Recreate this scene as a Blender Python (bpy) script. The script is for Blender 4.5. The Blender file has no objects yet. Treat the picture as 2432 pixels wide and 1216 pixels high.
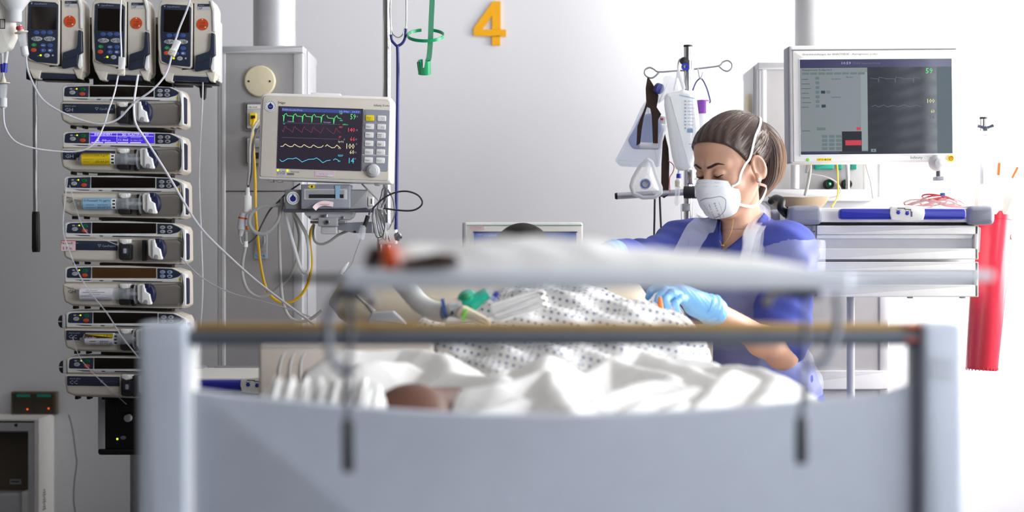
import bpy, math, random
import numpy as np
from mathutils import Vector, Matrix, Euler
random.seed(4); rng = np.random.default_rng(7)
PI = math.pi
sc = bpy.context.scene
COL = sc.collection
# ---------------------------------------------------------------- camera, sky, light, exposure
FPX = 70.0/36.0*2432.0      # focal length in pixels of the 2432 px wide frame
HC = 1.15                   # camera height
cam_d = bpy.data.cameras.new('camera'); cam = bpy.data.objects.new('camera', cam_d); COL.objects.link(cam)
cam.location = (0, 0, HC); cam.rotation_euler = (PI/2, 0, 0)
cam_d.lens = 70; cam_d.sensor_width = 36; cam_d.clip_start = .1
cam_d.dof.use_dof = True; cam_d.dof.focus_distance = 4.95; cam_d.dof.aperture_fstop = 2.7
sc.camera = cam
world = bpy.data.worlds.new('sky'); sc.world = world; world.use_nodes = True
bg = world.node_tree.nodes['Background']; bg.inputs[0].default_value = (.80, .90, 1, 1); bg.inputs[1].default_value = .8
def area(name, loc, rot, sx, sy, power, col):
    d = bpy.data.lights.new(name, 'AREA'); d.shape = 'RECTANGLE'; d.size = sx; d.size_y = sy
    d.energy = power; d.color = col
    o = bpy.data.objects.new(name, d); COL.objects.link(o); o.location = loc; o.rotation_euler = rot
    return o
WX = 2.15                    # inner face of the wall with the windows
area('daylight_near_bed', (WX+.16, 5.2, 1.75), (0, PI/2, 0), 1.75, 1.4, 130, (1, .985, .95))
area('daylight_front', (WX+.22, 1.6, 1.75), (0, PI/2, 0), 1.75, 2.5, 165, (.9, .95, 1)).data.spread = math.radians(152)
sc.view_settings.view_transform = 'Standard'; sc.view_settings.look = 'None'
sc.view_settings.gamma = 1; sc.view_settings.use_curve_mapping = False
sc.view_settings.exposure = 0.12
sc.cycles.max_bounces = 8; sc.cycles.transparent_max_bounces = 16
sc.cycles.use_denoising = True
sc.cycles.sample_clamp_indirect = 6
# ---------------------------------------------------------------- materials
def lin(c): return tuple((x/255/12.92 if x <= 10 else ((x/255+.055)/1.055)**2.4) for x in c)
M = {}
SCR = {'scr_dark': .75, 'scr_glass': .7, 'purple_lit': 1.1, 'purple_txt': 1.5, 't_dred': .9, 't_grey': .8}
def mat(n, c, rough=.5, metal=0, var=.05, scale=30, bump=0, bscale=200, spec=.5, trans=0, alpha=1, emit=0, coat=0, sss=0, ior=1.45):
    m = bpy.data.materials.new(n); m.use_nodes = True; nt = m.node_tree; b = nt.nodes['Principled BSDF']
    L = lin(c)
    tc = nt.nodes.new('ShaderNodeTexCoord'); nz = nt.nodes.new('ShaderNodeTexNoise'); nz.inputs['Scale'].default_value = scale
    nt.links.new(tc.outputs['Object'], nz.inputs['Vector'])
    mx = nt.nodes.new('ShaderNodeMix'); mx.data_type = 'RGBA'
    mx.inputs[6].default_value = (*[x*(1-var) for x in L], 1); mx.inputs[7].default_value = (*[min(1, x*(1+var)) for x in L], 1)
    nt.links.new(nz.outputs['Fac'], mx.inputs[0]); nt.links.new(mx.outputs[2], b.inputs['Base Color'])
    if n[:4] == 'scr_' or n[:2] == 't_' or n in ('purple_lit', 'purple_txt'):   # displays: near-black panel, light comes from the pixels
        mx.inputs[6].default_value = (*[x*.08 for x in L], 1); mx.inputs[7].default_value = (*[x*.09 for x in L], 1); emit = SCR.get(n, .85 if n[:4] == 'scr_' else 1.0)
    b.inputs['Roughness'].default_value = rough; b.inputs['Metallic'].default_value = metal
    b.inputs['Specular IOR Level'].default_value = spec; b.inputs['IOR'].default_value = ior
    b.inputs['Transmission Weight'].default_value = trans; b.inputs['Alpha'].default_value = alpha
    b.inputs['Coat Weight'].default_value = coat
    if sss: b.inputs['Subsurface Weight'].default_value = sss; b.inputs['Subsurface Radius'].default_value = (.02, .008, .004); b.inputs['Subsurface Scale'].default_value = .5
    if emit: b.inputs['Emission Color'].default_value = (*L, 1); b.inputs['Emission Strength'].default_value = emit
    if bump:
        n2 = nt.nodes.new('ShaderNodeTexNoise'); n2.inputs['Scale'].default_value = bscale; n2.inputs['Detail'].default_value = 4
        nt.links.new(tc.outputs['Object'], n2.inputs['Vector'])
        bp = nt.nodes.new('ShaderNodeBump'); bp.inputs['Strength'].default_value = bump; bp.inputs['Distance'].default_value = .002
        nt.links.new(n2.outputs['Fac'], bp.inputs['Height']); nt.links.new(bp.outputs['Normal'], b.inputs['Normal'])
    M[n] = m; return m
mat('cream', (222, 214, 202), .42); mat('offwhite', (245, 243, 239), .4); mat('white', (246, 246, 246), .45)
mat('greyplastic', (165, 165, 170), .42); mat('midgrey', (128, 128, 134), .45); mat('palegrey', (200, 200, 204), .4)
mat('slate', (45, 52, 72), .35); mat('navy', (24, 30, 70), .4); mat('black', (16, 16, 18), .4); mat('softblack', (30, 28, 30), .6)
mat('displaydark', (22, 14, 10), .18); mat('switchglass', (60, 54, 44), .2); mat('displaybrown', (82, 54, 30), .12, var=.25, scale=12)  # the brown display has its reflected glare painted into the colour
mat('groove', (158, 152, 146), .3, .45); mat('chrome', (205, 205, 208), .16, 1); mat('steel', (170, 172, 176), .33, 1)
mat('alu', (190, 192, 198), .38, .75); mat('btn_grey', (176, 178, 184), .4); mat('btn_blue', (62, 88, 150), .4)
mat('btn_green', (10, 120, 60), .4); mat('btn_red', (214, 78, 40), .4); mat('btn_pale', (150, 172, 205), .4)
mat('led_yellow', (225, 240, 10), .4, emit=1.6); mat('led_orange', (255, 90, 20), .4, emit=1.6); mat('led_green', (110, 190, 60), .4, emit=.3)
mat('gold', (170, 135, 70), .35, .6); mat('yellow', (245, 215, 30), .5); mat('orange', (235, 120, 40), .5); mat('redorange', (214, 84, 36), .35)
mat('label_yellow', (240, 205, 10), .5); mat('label_blue', (150, 192, 222), .5); mat('label_white', (232, 230, 238), .55)
mat('ink', (30, 28, 34), .6); mat('inkgrey', (96, 98, 110), .6); mat('inkred', (205, 70, 90), .6); mat('paleink', (185, 190, 200), .5)
mat('pinkpaper', (238, 214, 218), .6); mat('sticker_blue', (30, 36, 130), .4)
mat('glassy', (225, 228, 232), .12, trans=.0, alpha=.35); mat('clearplastic', (235, 240, 246), .18, alpha=.30, spec=.7)
mat('milky', (238, 240, 244), .35, alpha=.78, sss=0); mat('tubing', (228, 228, 238), .22, alpha=.72, spec=.7); mat('tubing_white', (240, 240, 248), .3, alpha=.95)
mat('tubing_faint', (225, 225, 238), .2, alpha=.34)
mat('purple_lit', (62, 40, 190), .4, emit=.9); mat('purple_txt', (190, 180, 255), .4, emit=1.2)
mat('scr_dark', (52, 46, 60), .22, emit=.35); mat('scr_blue', (60, 80, 150), .4, emit=.5)
mat('t_green', (90, 230, 130), .5, emit=.75); mat('t_red', (235, 80, 95), .5, emit=.7); mat('t_dred', (120, 55, 70), .5, emit=.5)
mat('ceilingpaint', (200, 198, 196), .8); mat('t_cream', (240, 228, 175), .5, emit=.75); mat('t_cyan', (90, 205, 235), .5, emit=.75); mat('t_pale', (170, 175, 215), .5, emit=.5); mat('t_grey', (110, 106, 125), .5, emit=.4)
mat('panelgrey', (150, 153, 164), .45); mat('keywhite', (238, 236, 236), .4)
mat('greenplastic', (14, 150, 96), .28, spec=.6); mat('greendark', (12, 120, 78), .35)
mat('digit', (246, 176, 20), .35, coat=.2); mat('bluetube', (44, 50, 122), .35)
mat('cable_grey', (172, 172, 170), .45); mat('cable_dark', (84, 84, 96), .45); mat('cable_yellow', (226, 180, 20), .4); mat('cable_black', (40, 40, 48), .4)
mat('cable_white', (222, 222, 222), .4)
mat('disc_cream', (226, 214, 184), .5); mat('colgrey', (178, 176, 178), .42, .15); mat('collight', (206, 206, 210), .36, .2)
mat('bedplastic', (203, 208, 220), .45, bump=.05); mat('bedwood', (176, 140, 78), .4); mat('railgrey', (126, 130, 140), .3, .5)
mat('shelfgrey', (218, 220, 226), .5); mat('sheet', (228, 225, 222), .85, bump=.25, bscale=60); mat('sheetwarm', (226, 212, 190), .85, bump=.2, bscale=60)
mat('siderail', (214, 202, 190), .5); mat('skin', (204, 158, 134), .48, var=.06, scale=18, sss=.08, bump=.05, bscale=300); mat('darkskin', (96, 60, 44), .45, sss=.05)
mat('scrub', (70, 82, 168), .85, var=.08, bump=.3, bscale=500); mat('glove', (126, 182, 232), .4, sss=.05, bump=.2, bscale=90)
mat('maskwhite', (236, 238, 242), .75, var=.02, bump=.12, bscale=900); mat('straprope', (248, 246, 250), .7)
mat('apron', (240, 242, 250), .3, alpha=.20, bump=.4, bscale=20); mat('brow', (44, 30, 30), .7); mat('lash', (18, 14, 18), .6); mat('pearl', (245, 240, 232), .2, coat=.5)
mat('eyewhite', (225, 220, 218), .3); mat('lip', (176, 96, 92), .5); mat('brownstrap', (52, 34, 24), .75, bump=.5, bscale=300)
mat('bagblue', (200, 215, 240), .3, alpha=.35, bump=.5, bscale=40); mat('bluefilm', (150, 170, 225), .3, alpha=.5); mat('violet', (120, 60, 160), .4)
mat('handleblue', (44, 52, 170), .35); mat('bumpergrey', (142, 144, 158), .45); mat('redbucket', (225, 50, 72), .25, alpha=.93, spec=.6)
mat('cardboard', (176, 156, 132), .8, bump=.4, bscale=120); mat('redtube', (200, 60, 70), .3); mat('paper', (244, 240, 232), .75, bump=.2, bscale=30)
mat('tan_rail', (120, 108, 92), .5); mat('windowframe', (235, 236, 238), .4); mat('darkbrown', (60, 34, 30), .6); mat('gownpiping', (120, 130, 150), .7)
mat('hairdark', (22, 16, 16), .8, bump=.6, bscale=400); mat('teal', (20, 150, 130), .35); mat('floorm', (104, 104, 110), .35, var=.1, scale=6)
mat('sockethood', (92, 82, 68), .4); mat('lampshade', (255, 246, 230), .4, emit=2)
def teal_clear():
    m = mat('tealclear', (24, 190, 160), .12, alpha=.9, coat=.4); return m
teal_clear()
# wall: diagonal woven wallpaper relief, no shading in its colour
def wallmat():
    m = mat('wall', (226, 226, 231), .8, var=.015, scale=3); nt = m.node_tree; b = nt.nodes['Principled BSDF']
    tc = nt.nodes.new('ShaderNodeTexCoord'); mp = nt.nodes.new('ShaderNodeMapping'); mp.inputs['Rotation'].default_value = (0, .9, 0)
    w = nt.nodes.new('ShaderNodeTexWave'); w.wave_type = 'BANDS'; w.bands_direction = 'X'; w.inputs['Scale'].default_value = 58; w.inputs['Distortion'].default_value = 1.2; w.inputs['Detail'].default_value = 3; w.inputs['Detail Scale'].default_value = 14
    bp = nt.nodes.new('ShaderNodeBump'); bp.inputs['Strength'].default_value = .22; bp.inputs['Distance'].default_value = .0008
    nt.links.new(tc.outputs['Object'], mp.inputs[0]); nt.links.new(mp.outputs[0], w.inputs[0]); nt.links.new(w.outputs['Fac'], bp.inputs['Height']); nt.links.new(bp.outputs['Normal'], b.inputs['Normal'])
wallmat()
mat('walldark', (112, 106, 102), .8)  # for the unseen left and front walls, darkened to cut bounced light
def dotmat(n, base, dot, s, r):
    m = mat(n, base, .85, bump=.2, bscale=80); nt = m.node_tree; b = nt.nodes['Principled BSDF']; old = b.inputs['Base Color'].links[0].from_socket
    uv = nt.nodes.new('ShaderNodeUVMap'); mp = nt.nodes.new('ShaderNodeMapping'); mp.inputs['Scale'].default_value = (1/s, 1/s, 1); mp.inputs['Rotation'].default_value = (0, 0, .2)
    fr = nt.nodes.new('ShaderNodeVectorMath'); fr.operation = 'FRACTION'; sb = nt.nodes.new('ShaderNodeVectorMath'); sb.operation = 'SUBTRACT'; sb.inputs[1].default_value = (.5, .5, 0)
    ln = nt.nodes.new('ShaderNodeVectorMath'); ln.operation = 'LENGTH'; lt = nt.nodes.new('ShaderNodeMath'); lt.operation = 'LESS_THAN'; lt.inputs[1].default_value = r
    mx = nt.nodes.new('ShaderNodeMix'); mx.data_type = 'RGBA'; mx.inputs[7].default_value = (*lin(dot), 1)
    nt.links.new(uv.outputs[0], mp.inputs[0]); nt.links.new(mp.outputs[0], fr.inputs[0]); nt.links.new(fr.outputs[0], sb.inputs[0]); nt.links.new(sb.outputs[0], ln.inputs[0])
    nt.links.new(ln.outputs['Value'], lt.inputs[0]); nt.links.new(lt.outputs[0], mx.inputs[0]); nt.links.new(old, mx.inputs[6]); nt.links.new(mx.outputs[2], b.inputs['Base Color'])
dotmat('gown', (236, 234, 232), (122, 130, 160), .0135, .215)
def hairmat():
    m = mat('hair', (68, 48, 42), .42, var=.4, scale=9, spec=.7); nt = m.node_tree; b = nt.nodes['Principled BSDF']
hairmat()
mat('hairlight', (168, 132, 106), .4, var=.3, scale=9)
# ---------------------------------------------------------------- mesh helpers
def W(px, py, D): return Vector(((px-1216)/FPX*D, D, HC-(py-608)/FPX*D))
def rpoly(pts, r, n=4):
    pts = [Vector(p) for p in pts]
    a = sum(pts[i].x*pts[(i+1) % len(pts)].y-pts[(i+1) % len(pts)].x*pts[i].y for i in range(len(pts)))
    if a < 0: pts.reverse(); r = list(reversed(r)) if isinstance(r, (list, tuple)) else r
    out = []
    for i, p in enumerate(pts):
        rr = r[i] if isinstance(r, (list, tuple)) else r
        a, b = pts[i-1]-p, pts[(i+1) % len(pts)]-p
        if rr <= 0 or a.length < 1e-9 or b.length < 1e-9: out.append(p); continue
        ca = max(-1, min(1, a.normalized().dot(b.normalized()))); half = math.acos(ca)/2
        t = min(rr/max(math.tan(half), 1e-3), a.length*.49, b.length*.49)
        A, B = p+a.normalized()*t, p+b.normalized()*t
        for k in range(n+1):
            u = k/n; out.append(A*(1-u)**2+p*2*u*(1-u)+B*u*u)
    return out
def oval(cx, cy, rx, ry=None, n=24):
    ry = ry or rx
    return [(cx+rx*math.cos(2*PI*k/n), cy+ry*math.sin(2*PI*k/n)) for k in range(n)]
def spline(P, k=6):
    P = [Vector(p) for p in P]
    if len(P) < 3 or k < 2: return P
    out = []
    for i in range(len(P)-1):
        p0, p1, p2, p3 = P[max(i-1, 0)], P[i], P[i+1], P[min(i+2, len(P)-1)]
        for j in range(k):
            t = j/k; out.append(.5*((2*p1)+(p2-p0)*t+(2*p0-5*p1+4*p2-p3)*t*t+(-p0+3*p1-3*p2+p3)*t**3))
    out.append(P[-1]); return out
_txt = {}
def glyphs(s):
    if s not in _txt:
        c = bpy.data.curves.new('t', 'FONT'); c.body = s; c.size = 1; c.resolution_u = 1
        o = bpy.data.objects.new('t', c); COL.objects.link(o); dg = bpy.context.evaluated_depsgraph_get()
        me = bpy.data.meshes.new_from_object(o.evaluated_get(dg))
        v = [tuple(x.co) for x in me.vertices]; f = [tuple(p.vertices) for p in me.polygons]
        bpy.data.objects.remove(o); bpy.data.curves.remove(c); bpy.data.meshes.remove(me)
        _txt[s] = (v, f)
    return _txt[s]
class MB:
    def __init__(s, t=None): s.t = t; s.v = []; s.f = []; s.m = []; s.X = None
    def add(s, v, f, m):
        o = len(s.v)
        if s.X is not None: v = [s.X @ Vector(p) for p in v]
        s.v += [tuple(p) for p in v]; s.f += [tuple(i+o for i in q) for q in f]; s.m += [m]*len(f); return s
    def plate(s, pts, y0, y1, m, r=0, bev=0, n=3, raw=False, back=False):
        k = 1 if raw else s.t.s
        if not raw: pts = [s.t.q(*p) for p in pts]
        r = [max(x, bev*1.05) if x > 0 else 0 for x in r] if isinstance(r, (list, tuple)) else (max(r, bev*1.05) if r > 0 else 0)
        P = rpoly(pts, [x*k for x in r] if isinstance(r, (list, tuple)) else r*k); N = len(P); bev = bev*k; s_ = 1 if y1 > y0 else -1
        nor = []
        for i in range(N):
            a = (P[i]-P[i-1]); b = (P[(i+1) % N]-P[i]); a = a.normalized() if a.length > 1e-9 else Vector((0, 0)); b = b.normalized() if b.length > 1e-9 else a
            t = a+b; t = t.normalized() if t.length > 1e-6 else a
            nor.append(Vector((-t.y, t.x)))
        rings = []
        if bev > 0:
            for j in range(n+1):
                a = PI/2*j/n; rings.append((bev*(1-math.sin(a)), y0+s_*bev*(1-math.cos(a))))
        else: rings.append((0, y0))
        if back and bev > 0:
            for j in range(n, -1, -1):
                a = PI/2*j/n; rings.append((bev*(1-math.sin(a)), y1-s_*bev*(1-math.cos(a))))
        else: rings.append((0, y1))
        V = []
        for ins, y in rings:
            for p, q in zip(P, nor): w = p+q*ins; V.append((w.x, y, w.y))
        F = [tuple(range(N))]
        for j in range(len(rings)-1):
            for i in range(N):
                a, b = j*N+i, j*N+(i+1) % N; F.append((a, a+N, b+N, b))
        F.append(tuple(reversed(range((len(rings)-1)*N, len(rings)*N))))
        return s.add(V, F, m)
    def rect(s, x0, y0, x1, y1, d0, d1, m, r=0, bev=0, **k): return s.plate([(x0, y0), (x1, y0), (x1, y1), (x0, y1)], d0, d1, m, r, bev, **k)
    def disc(s, cx, cy, rx, d0, d1, m, ry=None, bev=0, n=24): return s.plate(oval(cx, cy, rx, ry, n), d0, d1, m, 0, bev)
    def ring(s, cx, cy, r0, r1, d0, d1, m, n=28):
        c = s.t.q(cx, cy); k = s.t.s; V = []; F = []
        for r, d in ((r0, d1), (r0, d0), (r1, d0), (r1, d1)):
            for i in range(n): a = 2*PI*i/n; V.append((c.x+r*k*math.cos(a), d, c.y+r*k*math.sin(a)))
        for j in range(4):
            for i in range(n): F.append((j*n+i, j*n+(i+1) % n, (j+1) % 4*n+(i+1) % n, (j+1) % 4*n+i))
        return s.add(V, F, m)
    def box(s, c, d, m, bev=0, rot=None):      # centre, size in metres
        X = s.X; T = Matrix.Translation(Vector(c)) @ (rot.to_4x4() if rot is not None else Matrix.Identity(4)); s.X = T if X is None else X @ T
        hx, hy, hz = [q/2 for q in d]; bev = min(bev, hx*.95, hy*.95, hz*.95)
        s.plate([(-hx, -hz), (hx, -hz), (hx, hz), (-hx, hz)], -hy, hy, m, bev, bev, n=2, raw=True, back=True)
        s.X = X; return s
    def tube(s, P, r, m, seg=8, k=6, caps=True, flat=None):
        P = spline(P, k); n = len(P); R = [(x if isinstance(x, tuple) else (x, x)) for x in (r if isinstance(r, (list, tuple)) else [r]*2)]
        if len(R) == 1: R = R*2
        V = []; F = []; up = None
        for i, p in enumerate(P):
            t = (P[min(i+1, n-1)]-P[max(i-1, 0)]); t = t.normalized() if t.length > 1e-9 else Vector((0, 0, 1))
            if up is None: up = t.orthogonal().normalized() if flat is None else (Vector(flat)-t*Vector(flat).dot(t)).normalized()
            else: up = (up-t*up.dot(t)); up = up.normalized() if up.length > 1e-6 else t.orthogonal().normalized()
            b = t.cross(up); u = i/(n-1)*(len(R)-1); a = int(min(u, len(R)-2)); ra, rb = [R[a][q]+(R[a+1][q]-R[a][q])*(u-a) for q in (0, 1)]
            for j in range(seg): an = 2*PI*j/seg; V.append(p+up*ra*math.cos(an)+b*rb*math.sin(an))
        for i in range(n-1):
            for j in range(seg): F.append((i*seg+j, i*seg+(j+1) % seg, (i+1)*seg+(j+1) % seg, (i+1)*seg+j))
        if caps: F.append(tuple(reversed(range(seg)))); F.append(tuple(range((n-1)*seg, n*seg)))
        return s.add(V, F, m)
    def ribbon(s, P, w, th, m, k=6, side=(1, 0, 0)):     # flat band
        P = spline(P, k); n = len(P); V = []; F = []
        ws = w if isinstance(w, (list, tuple)) else [w, w]
        for i, p in enumerate(P):
            t = (P[min(i+1, n-1)]-P[max(i-1, 0)]).normalized(); sd = Vector(side); sd = (sd-t*sd.dot(t)).normalized(); nn = t.cross(sd)
            u = i/(n-1)*(len(ws)-1); a = int(min(u, len(ws)-2)); ww = ws[a]+(ws[a+1]-ws[a])*(u-a)
            for sx, sn in ((-1, -1), (1, -1), (1, 1), (-1, 1)): V.append(p+sd*ww/2*sx+nn*th/2*sn)
        for i in range(n-1):
            for j in range(4): F.append((i*4+j, i*4+(j+1) % 4, (i+1)*4+(j+1) % 4, (i+1)*4+j))
        F += [(3, 2, 1, 0), tuple((n-1)*4+j for j in range(4))]
        return s.add(V, F, m)
    def lathe(s, prof, o, ax, m, seg=24):     # prof: (radius, height along ax)
        ax = Vector(ax).normalized(); u = ax.orthogonal().normalized(); v = ax.cross(u); o = Vector(o); V = []; F = []
        for r, h in prof:
            for j in range(seg): a = 2*PI*j/seg; V.append(o+ax*h+u*r*math.cos(a)+v*r*math.sin(a))
        for i in range(len(prof)-1):
            for j in range(seg): F.append((i*seg+j, i*seg+(j+1) % seg, (i+1)*seg+(j+1) % seg, (i+1)*seg+j))
        if prof[0][0] > 1e-6: F.append(tuple(reversed(range(seg))))
        if prof[-1][0] > 1e-6: F.append(tuple(range((len(prof)-1)*seg, len(prof)*seg)))
        return s.add(V, F, m)
    def ell(s, c, r, m, rot=None, seg=20, rings=12):
        V = []; F = []; R = rot or Matrix.Identity(3); c = Vector(c)
        for i in range(rings+1):
            a = PI*i/rings
            for j in range(seg): b = 2*PI*j/seg; V.append(c+R @ Vector((r[0]*math.sin(a)*math.cos(b), r[1]*math.sin(a)*math.sin(b), r[2]*math.cos(a))))
        for i in range(rings):
            for j in range(seg): F.append((i*seg+j, (i+1)*seg+j, (i+1)*seg+(j+1) % seg, i*seg+(j+1) % seg))
        return s.add(V, F, m)
    def text(s, txt, px, py, h, d, m, w=None, rot=0):    # baseline start in px, cap height px, width px
        V, F = glyphs(txt)
        if not V: return s
        k = s.t.s; x0 = min(p[0] for p in V); x1 = max(p[0] for p in V); sy = h*k/.7; sx = sy if w is None else w*k/max(1e-6, x1-x0)
        c = s.t.q(px, py); ca, sa = math.cos(rot), math.sin(rot); out = []
        for p in V:
            X, Z = (p[0]-x0)*sx, p[1]*sy; out.append((c.x+X*ca-Z*sa, d, c.y+X*sa+Z*ca))
        return s.add(out, F, m)
    def line(s, pts, w, d, m):                        # flat drawn line, px
        for a, b in zip(pts[:-1], pts[1:]):
            A, B = s.t.q(*a), s.t.q(*b); t = (B-A); t = t.normalized() if t.length > 1e-9 else Vector((1, 0)); nn = Vector((-t.y, t.x))*w*s.t.s/2; t = t*w*s.t.s*.3
            s.add([(A.x-t.x+nn.x, d, A.y-t.y+nn.y), (A.x-t.x-nn.x, d, A.y-t.y-nn.y), (B.x+t.x-nn.x, d, B.y+t.y-nn.y), (B.x+t.x+nn.x, d, B.y+t.y+nn.y)], [(0, 1, 2, 3)], m)
        return s
    def pieces(s):
        par = list(range(len(s.v)))
        def fd(a):
            while par[a] != a: par[a] = par[par[a]]; a = par[a]
            return a
        for f in s.f:
            for q in f[1:]: par[fd(q)] = fd(f[0])
        g = {}
        for i, f in enumerate(s.f): g.setdefault(fd(f[0]), []).append(i)
        out = []
        for ids in g.values():
            b = MB(s.t); mp_ = {}
            for i in ids:
                for q in s.f[i]:
                    if q not in mp_: mp_[q] = len(b.v); b.v.append(s.v[q])
                b.f.append(tuple(mp_[q] for q in s.f[i])); b.m.append(s.m[i])
            out.append(b)
        return out
    def build(s, name, parent=None, label=None, loc=None, ang=40, kind=None):
        me = bpy.data.meshes.new(name); off = Vector(loc) if loc is not None else Vector((0, 0, 0))
        me.from_pydata([tuple(Vector(p)-off) for p in s.v], [], s.f)
        ms = []
        for x in s.m:
            if x not in ms: ms.append(x)
        for x in ms: me.materials.append(M[x])
        me.polygons.foreach_set('material_index', [ms.index(x) for x in s.m]); me.polygons.foreach_set('use_smooth', [True]*len(s.f))
        me.update(); me.set_sharp_from_angle(angle=math.radians(ang))
        o = bpy.data.objects.new(name, me); COL.objects.link(o); o.location = off
        if parent is not None: o.parent = parent
        if label: o['label'] = label
        if kind: o['kind'] = kind
        return o
SPLIT = {'inner_edge', 'frame_rod', 'side_strip', 'bolt', 'lead', 'foot', 'tray', 'caster', 'corner_profile', 'side_panel', 'outlet_label', 'mounting_bar', 'drawer_front', 'blue_cap', 'port', 'stopper', 'handle_arm', 'port', 'layers', 'folded_edge', 'grip_ribs', 'red_marks', 'ladder_cord', 'binaural', 'arrow_mark', 'strip', 'red_tubing', 'hook_bracket', 'base_frame', 'plug', 'wall_bracket'}
def tag(o, label, cat, group=None, kind=None):
    o['label'] = label; o['category'] = cat
    if group: o['group'] = group
    if kind: o['kind'] = kind
    return o
class T:        # a thing: Empty plus a flat local frame whose unit is one photo pixel at depth D
    def __init__(s, name, label, cat, px, py, D, group=None, rot=None, floor=False):
        s.o = bpy.data.objects.new(name, None); COL.objects.link(s.o); s.o.empty_display_size = .05; s.px, s.py, s.D = px, py, D; s.s = D/FPX
        s.anchor = W(px, py, D); s.loc = s.anchor.copy()
        if floor: s.loc.z = 0
        s.o.location = s.loc
        if rot: s.o.rotation_euler = rot
        s.R = Euler(rot).to_matrix() if rot else Matrix.Identity(3)
        tag(s.o, label, cat, group); s.zo = s.anchor.z-s.loc.z
    def q(s, px, py): return Vector(((px-s.px)*s.s, -(py-s.py)*s.s+s.zo))
    def p(s, px, py, d=0): v = s.q(px, py); return Vector((v.x, d, v.y))
    def w(s, px, py, D): return s.R.inverted() @ (W(px, py, D)-s.loc)
    def mb(s): return MB(s)
    def part(s, name, mb, parent=None, label=None, **k):
        if name in SPLIT:
            for c in mb.pieces(): o = c.build(name, parent or s.o, label, **k)
            return o
        return mb.build(name, parent or s.o, label, **k)
def solo(name, mb, label, cat, loc, group=None, kind=None, **k):     # one-mesh thing, built in world coordinates
    o = mb.build(name, loc=loc, **k); return tag(o, label, cat, group, kind)
def struct(name, mb, parent=None, **k):
    o = mb.build(name, parent, **k)
    if parent is None: o['kind'] = 'structure'
    return o
def tubething(name, label, pts, r, m, cat='tube', seg=8, k=6, group=None, D=None):
    P = [W(*p) if D is None else W(p[0], p[1], D) for p in pts]
    return solo(name, MB().tube(P, r, m, seg, k), label, cat, P[0], group)
# ---------------------------------------------------------------- the room
WB = 6.2; XL, YF, ZC = -3.3, -2.6, 2.75
b = MB().box(((XL+WX)/2, (YF+WB)/2, -.05), (WX-XL+.6, WB-YF+.6, .1), 'floorm'); struct('floor', b)
b = MB().box(((XL+WX)/2, (YF+WB)/2, ZC+.05), (WX-XL+.6, WB-YF+.6, .1), 'ceilingpaint'); struct('ceiling', b)
b = MB().box(((XL+WX)/2, WB+.075, ZC/2), (WX-XL+.3, .15, ZC), 'wall'); struct('wall_back', b)
b = MB().box((XL-.075, (YF+WB)/2, ZC/2), (.15, WB-YF, ZC), 'walldark'); struct('wall_left', b)
b = MB().box(((XL+WX)/2, YF-.075, ZC/2), (WX-XL+.3, .15, ZC), 'walldark'); struct('wall_front', b)
wins = [(4.4, 5.95), (-1.45, 2.95)]; z0, z1 = .85, 2.6
b = MB(); ys = [YF, -1.45, 2.05, 2.85, 5.85, WB]
b.box((WX+.075, (YF+WB)/2, z0/2), (.15, WB-YF, z0), 'wall').box((WX+.075, (YF+WB)/2, (z1+ZC)/2), (.15, WB-YF, ZC-z1), 'wall')
for a, c in ((YF, -1.45), (2.95, 4.4), (5.95, WB)): b.box((WX+.075, (a+c)/2, (z0+z1)/2), (.15, c-a, z1-z0), 'wall')
struct('wall_right', b)
for i, (a, c) in enumerate(wins):
    b = MB(); x = WX+.11
    for yy in (a+.025, (a+c)/2, c-.025): b.box((x, yy, (z0+z1)/2), (.06, .05, z1-z0), 'windowframe', .005)
    for zz in (z0+.025, z1-.025): b.box((x, (a+c)/2, zz), (.06, c-a, .05), 'windowframe', .005)
    b.box((WX-.02, (a+c)/2, z0-.015), (.2, c-a+.1, .03), 'windowframe', .008)
    w_ = struct('window_%d' % (i+1), b)
# blinds of the window beside the camera, seen mirrored in the big monitor
t = T('window_blind', 'white horizontal slat blind hanging in the window beside the camera', 'blind', 1216, 608, 1); t.o.location = (WX+.06, .75, z1-.03); t.loc = Vector(t.o.location)
t.part('headrail', MB().box((0, 0, 0), (.05, 4.2, .04), 'windowframe', .005))
R = Matrix.Rotation(math.radians(18), 3, 'Y')
me0 = MB().box((0, 0, 0), (.045, 4.15, .0015), 'windowframe', rot=R).build('slat', t.o); me0.location = (0, 0, -.06)
for k in range(1, 26):
    o = me0.copy(); COL.objects.link(o); o.parent = t.o; o.location = (0, 0, -.06-k*.064)
b = MB()
for yy in (-1.8, -.6, .6, 1.8): b.tube([(0, yy, 0), (0, yy, -1.68)], .0012, 'windowframe', 5, 1)
t.part('ladder_cord', b)
# ceiling lamp (out of frame)
t = T('ceiling_light', 'white flat ceiling lamp above the foot of the bed', 'lamp', 1216, 608, 1); t.o.location = (-.6, 1.6, ZC-.03)
t.part('frame', MB().box((0, 0, 0.005), (1.3, .4, .05), 'white', .01)); t.part('diffuser', MB().box((0, 0, -.022), (1.2, .3, .01), 'offwhite', .003))
# yellow bed number on the wall
t = T('bed_number', 'large yellow number 4 on the grey wall above the bed', 'sign', 1162, 108, WB-.004)
b = t.mb()
def quad(*p): b.plate(list(p), -.003, .003, 'digit')
quad((1170.5, 3.5), (1168.5, 38), (1146, 70), (1125, 67)); quad((1170.5, 3.5), (1189, 3.5), (1189, 70), (1168.5, 70), (1168.5, 38)); quad((1125, 67), (1146, 70), (1202, 70.5), (1202, 87.5), (1125, 85)); quad((1168.5, 85), (1188, 85), (1188, 108), (1168.5, 108))
t.part('numeral', b)

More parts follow.
